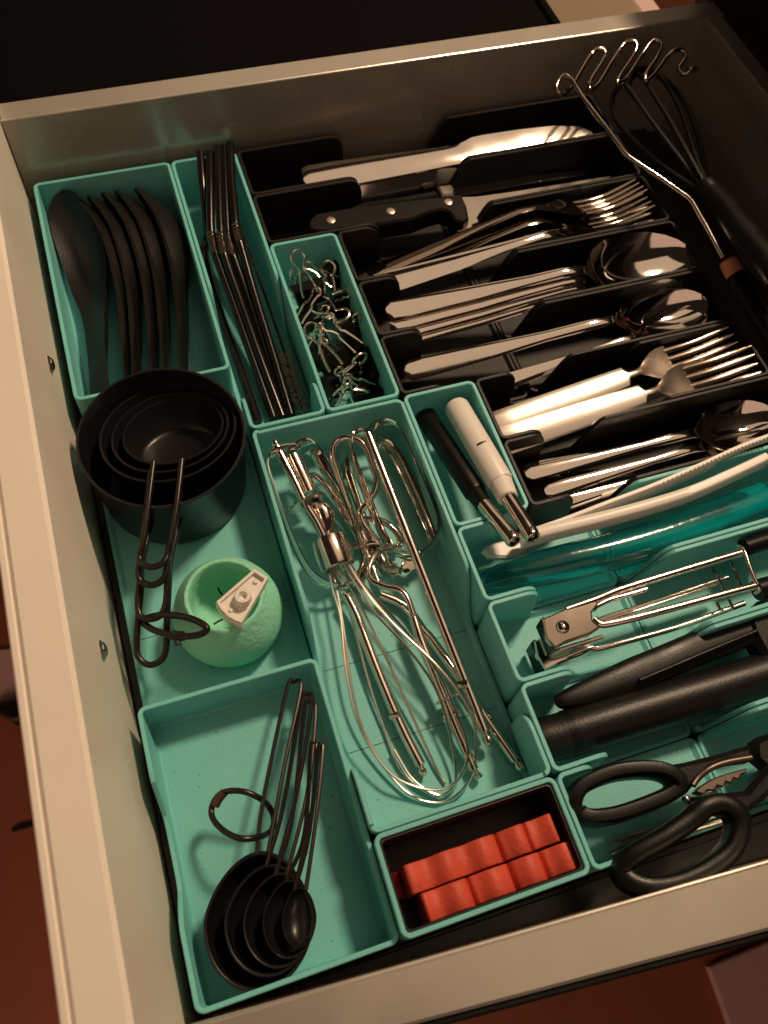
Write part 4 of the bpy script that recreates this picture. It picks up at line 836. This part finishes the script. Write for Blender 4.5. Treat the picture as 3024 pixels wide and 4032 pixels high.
part(sc, 'blade', prism([(q[0]+24, q[1]-9), (q[0]+40, q[1]-10), (372, q[1]-2), (q[0]+40, q[1]+2), (q[0]+24, q[1]+3)], -9, -7, .3), STEEL)
part(sc, 'blade', prism([(q[0]+24, q[1]-3), (q[0]+40, q[1]-2), (372, q[1]+5), (q[0]+40, q[1]+11), (q[0]+24, q[1]+10)], -12, -10, .3), STEEL)
q = (218.6, 447.3, 2)
part(sc, 'latch_pin', lathe([(0, -2), (1.6, -2), (1.6, .4), (1.0, .9), (0, 1)], (q[0], q[1], 3), (0, 0, 1), 14), BRUSHED)
for a, lab in (([(189.9, 453.2, -30), (209.7, 453.3, -29.5), (244.0, 454.8, -29), (272.3, 454.4, -29)], 'thin steel skewer under the scissors, farther one'), ([(196.0, 453.8, -32), (211.3, 454.6, -32), (247.6, 456.9, -32), (274.0, 456.8, -32)], 'thin steel skewer under the scissors, middle one'), ([(188.6, 456.9, -31.5), (201.5, 456.7, -31.5), (239.1, 459.6, -31.5), (273.1, 460.2, -31.5)], 'thin steel skewer under the scissors, nearest one')):
    single('steel_skewer', lab, 'skewer', tube(a, 1.1, 8, 4), BRUSHED, group='steel skewers under the scissors')

# ------------------------------------------------------------------ wire masher and black whisk in the far right corner
ms = thing('wire_masher', 'zigzag wire masher leaning in the far right corner', 'masher', (395.4, 61.8, 10))
zz = [(492,470,36),(455,445,37),(415,480,36),(402,530,34),(435,556,32),(490,520,31),(550,420,33),(610,320,36),(655,288,38),(692,312,37),(672,370,35),(610,470,32),(600,530,30),(650,500,30),(730,370,33),(800,265,37),(845,240,39),(878,268,38),(855,340,35),(780,450,32),(765,500,30),(820,460,30),(900,340,34),(960,255,38),(1000,240,39),(1025,268,38),(1000,340,35),(940,430,32),(930,480,30),(985,440,31),(1050,350,34),(1100,300,37),(1150,300,37),(1170,340,35),(1130,410,32),(1160,440,31),(1205,410,34),(1235,415,33)]
part(ms, 'zigzag_wire', tube([zzp for zzp in [(340.3, 28.8, 36), (337.2, 25.3, 37), (331.4, 28.5, 36), (328.3, 33.4, 34), (331.7, 35.7, 32), (340.9, 30.3, 31), (352.7, 18.6, 33), (364.0, 8.0, 36), (369.5, 6.6, 38), (372.7, 10.1, 37), (368.0, 16.3, 35), (356.6, 26.7, 32), (353.0, 33.3, 30), (360.6, 29.9, 30), (376.3, 15.1, 33), (388.4, 5.1, 37), (393.5, 4.8, 39), (396.0, 8.8, 38), (390.7, 16.0, 35), (376.8, 27.8, 32), (373.2, 32.8, 30), (382.3, 27.9, 30), (396.7, 15.8, 34), (406.3, 8.7, 38), (411.0, 8.6, 39), (412.5, 12.5, 38), (407.0, 19.6, 35), (396.1, 28.7, 32), (393.1, 33.8, 30), (401.3, 30.2, 31), (412.8, 21.2, 34), (419.4, 18.3, 37), (425.1, 19.5, 37), (426.2, 23.9, 35), (419.0, 30.3, 32), (421.0, 34.6, 31), (425.4, 34.7, 34), (429.4, 35.0, 33)]], 1.5, 10, 5), SHADESTEEL)
part(ms, 'handle_wire', tube([(337.8, 26.0, 37), (339.9, 29.5, 36.5), (340.1, 47.3, 36), (343.5, 75.8, 35), (345.4, 96.8, 34), (347.4, 102.0, 33.5), (359.0, 117.9, 31), (371.5, 136.1, 28), (373.4, 139.5, 27), (376.2, 158.2, 22), (378.4, 177.6, 17)], 1.5, 10, 3, smooth=False), CHROME)
fr_ = (379.8, 176.7, 16); fr2 = (386.4, 185.0, 13)
part(ms, 'pink_ferrule', lathe([(0, 0), (4.6, .2), (5.4, 1.0), (5.6, 11), (5.2, 12), (0, 12)], (382.0, 178.3, 15), Vector((383.6, 188.8, 12))-Vector((382.0, 178.3, 15)), 24), PINK)
part(ms, 'grip', tube([(383.6, 188.8, 12), (384.1, 201.9, 10), (385.8, 219.5, 7), (387.9, 245.6, 4)], 6.0, 18, 4), BLACKPL)
bw = thing('black_whisk', 'black balloon whisk with dark handle in the right corner', 'whisk', (403.7, 117.4, 10))
part(bw, 'handle', tube([(389.8, 126.2, 24), (389.8, 129.2, 24), (391.1, 135.5, 24), (391.0, 148.6, 26), (387.9, 173.9, 30), (386.2, 192.0, 33), (384.2, 218.1, 36)], lambda q: 5.0 if q < .04 else (7.6+1.4*q), 24, 6), BLACKPL)
ww = [[(388.4, 127.3, 22), (382.0, 106.0, 18), (377.2, 72.1, 12), (376.6, 42.8, 8), (379.3, 27.7, 8), (384.8, 17.5, 10), (390.9, 13.8, 14)],
      [(389.1, 126.4, 24), (384.9, 100.9, 26), (381.2, 66.5, 28), (381.1, 42.1, 28), (382.2, 27.3, 26), (389.2, 14.2, 22), (401.2, 5.6, 18)],
      [(392.7, 124.2, 24), (398.5, 97.7, 24), (407.6, 64.7, 24), (413.5, 32.3, 22), (413.8, 15.0, 20), (407.8, 9.1, 20), (396.1, 13.1, 22), (384.8, 23.3, 24)],
      [(397.5, 119.9, 20), (410.6, 95.3, 14), (424.5, 66.1, 8), (434.8, 35.1, 4), (434.9, 9.4, 4), (423.9, 1.5, 8), (410.1, 3.5, 14)]]
ww += [[(391.2, 124.5, 20), (398.0, 97.1, 14), (401.1, 57.2, 8), (402.7, 25.4, 5), (401.1, 12.0, 6), (404.1, 5.5, 10), (409.3, 5.2, 14)],
       [(389.3, 127.3, 26), (388.1, 105.1, 30), (390.2, 75.1, 31), (393.4, 46.3, 29), (397.0, 28.9, 26), (398.4, 16.3, 22), (397.6, 10.3, 18)]]
for w_ in ww: part(bw, 'whisk_wire', tube(w_, 1.6, 8, 6), BLACKSOFT)

# ------------------------------------------------------------------ what shows round the drawer
bb = thing('black_box', 'big black box standing just beyond the far drawer side', 'box', (190, -160, -680))
part(bb, 'shell', prism(rrect(-8, 385, -420, -34, 14), -675, 0, 4), BLACKBOX)
part(bb, 'rim', rings([[Vector((x, y, h)) for x, y in rrect(-10-o, 387+o, -422-o, -32+o, 15)] for o, h in ((0, -9), (1.2, -7), (1.2, 1), (0, 3), (-5, 3), (-6, 1))], cap=False), BLACKBOX)
single('tan_board', 'pale tan board standing behind the drawer beside the black box', 'board', prism([(392, -300), (470, -300), (470, -46), (392, -46)], -679.5, -12, 2), TANM)
single('pink_board', 'narrow pinkish board right of the tan board', 'board', prism([(473, -300), (492, -300), (492, -46), (473, -46)], -679.5, -16, 2), MATM)
g = prism(xy([(-297.4, -15.7, -676), (-214.1, 1.6, -676), (-213.7, 68.9, -676), (-298.7, 58.2, -676)]), -679, -674, 1)
single('floor_mat', 'mauve mat on the brown floor left of the drawer front', 'mat', g, MATM)
g = prism(xy([(-251.2, 72.8, -660), (-208.4, 76.3, -660), (-207.3, 100.5, -660), (-224.8, 99.3, -660), (-235.8, 86.5, -660)]), -679, -655, 3)
single('dark_shoe', 'small dark object on the brown floor beside the mauve mat', 'object', g, BLACKSOFT)
g = prism(xy([(-244.2, 214.6, -676), (-214.6, 216.3, -676), (-214.2, 220.3, -676), (-244.3, 219.8, -676)]), -679, -674, 1)
single('dark_stick', 'short dark stick lying on the brown floor', 'stick', g, BLACKSOFT)
g = prism(xy([(457.2, 590.1, -670), (595.0, 588.2, -670), (556.2, 725.6, -670), (450.4, 673.3, -670)]), -679, -668, 2)
single('floor_mat', 'mauve mat on the brown floor below the near drawer side', 'mat', g, MATM)

# a few crumbs and specks on the bin floors
g = G(); random.seed(11)
for i in range(90):
    x0, x1, y0, y1 = random.choice(((4, 80, 340, 458), (88, 164, 214, 416), (4, 80, 172, 334), (88, 164, 300, 416), (172, 250, 340, 376), (172, 250, 424, 458)))
    x, y, r = random.uniform(x0, x1), random.uniform(y0, y1), random.choice((.18, .22, .28, .4))
    g.join(lathe([(0, 0), (r, .02), (r*.7, r*.8), (0, r)], (x, y, FL+.02), (random.uniform(-.2, .2), random.uniform(-.2, .2), 1), 5))
o = link_mesh('crumbs', g, mat('brown_crumb', (.10, .07, .04), .8), (0, 0, 0)); o['kind'] = 'stuff'
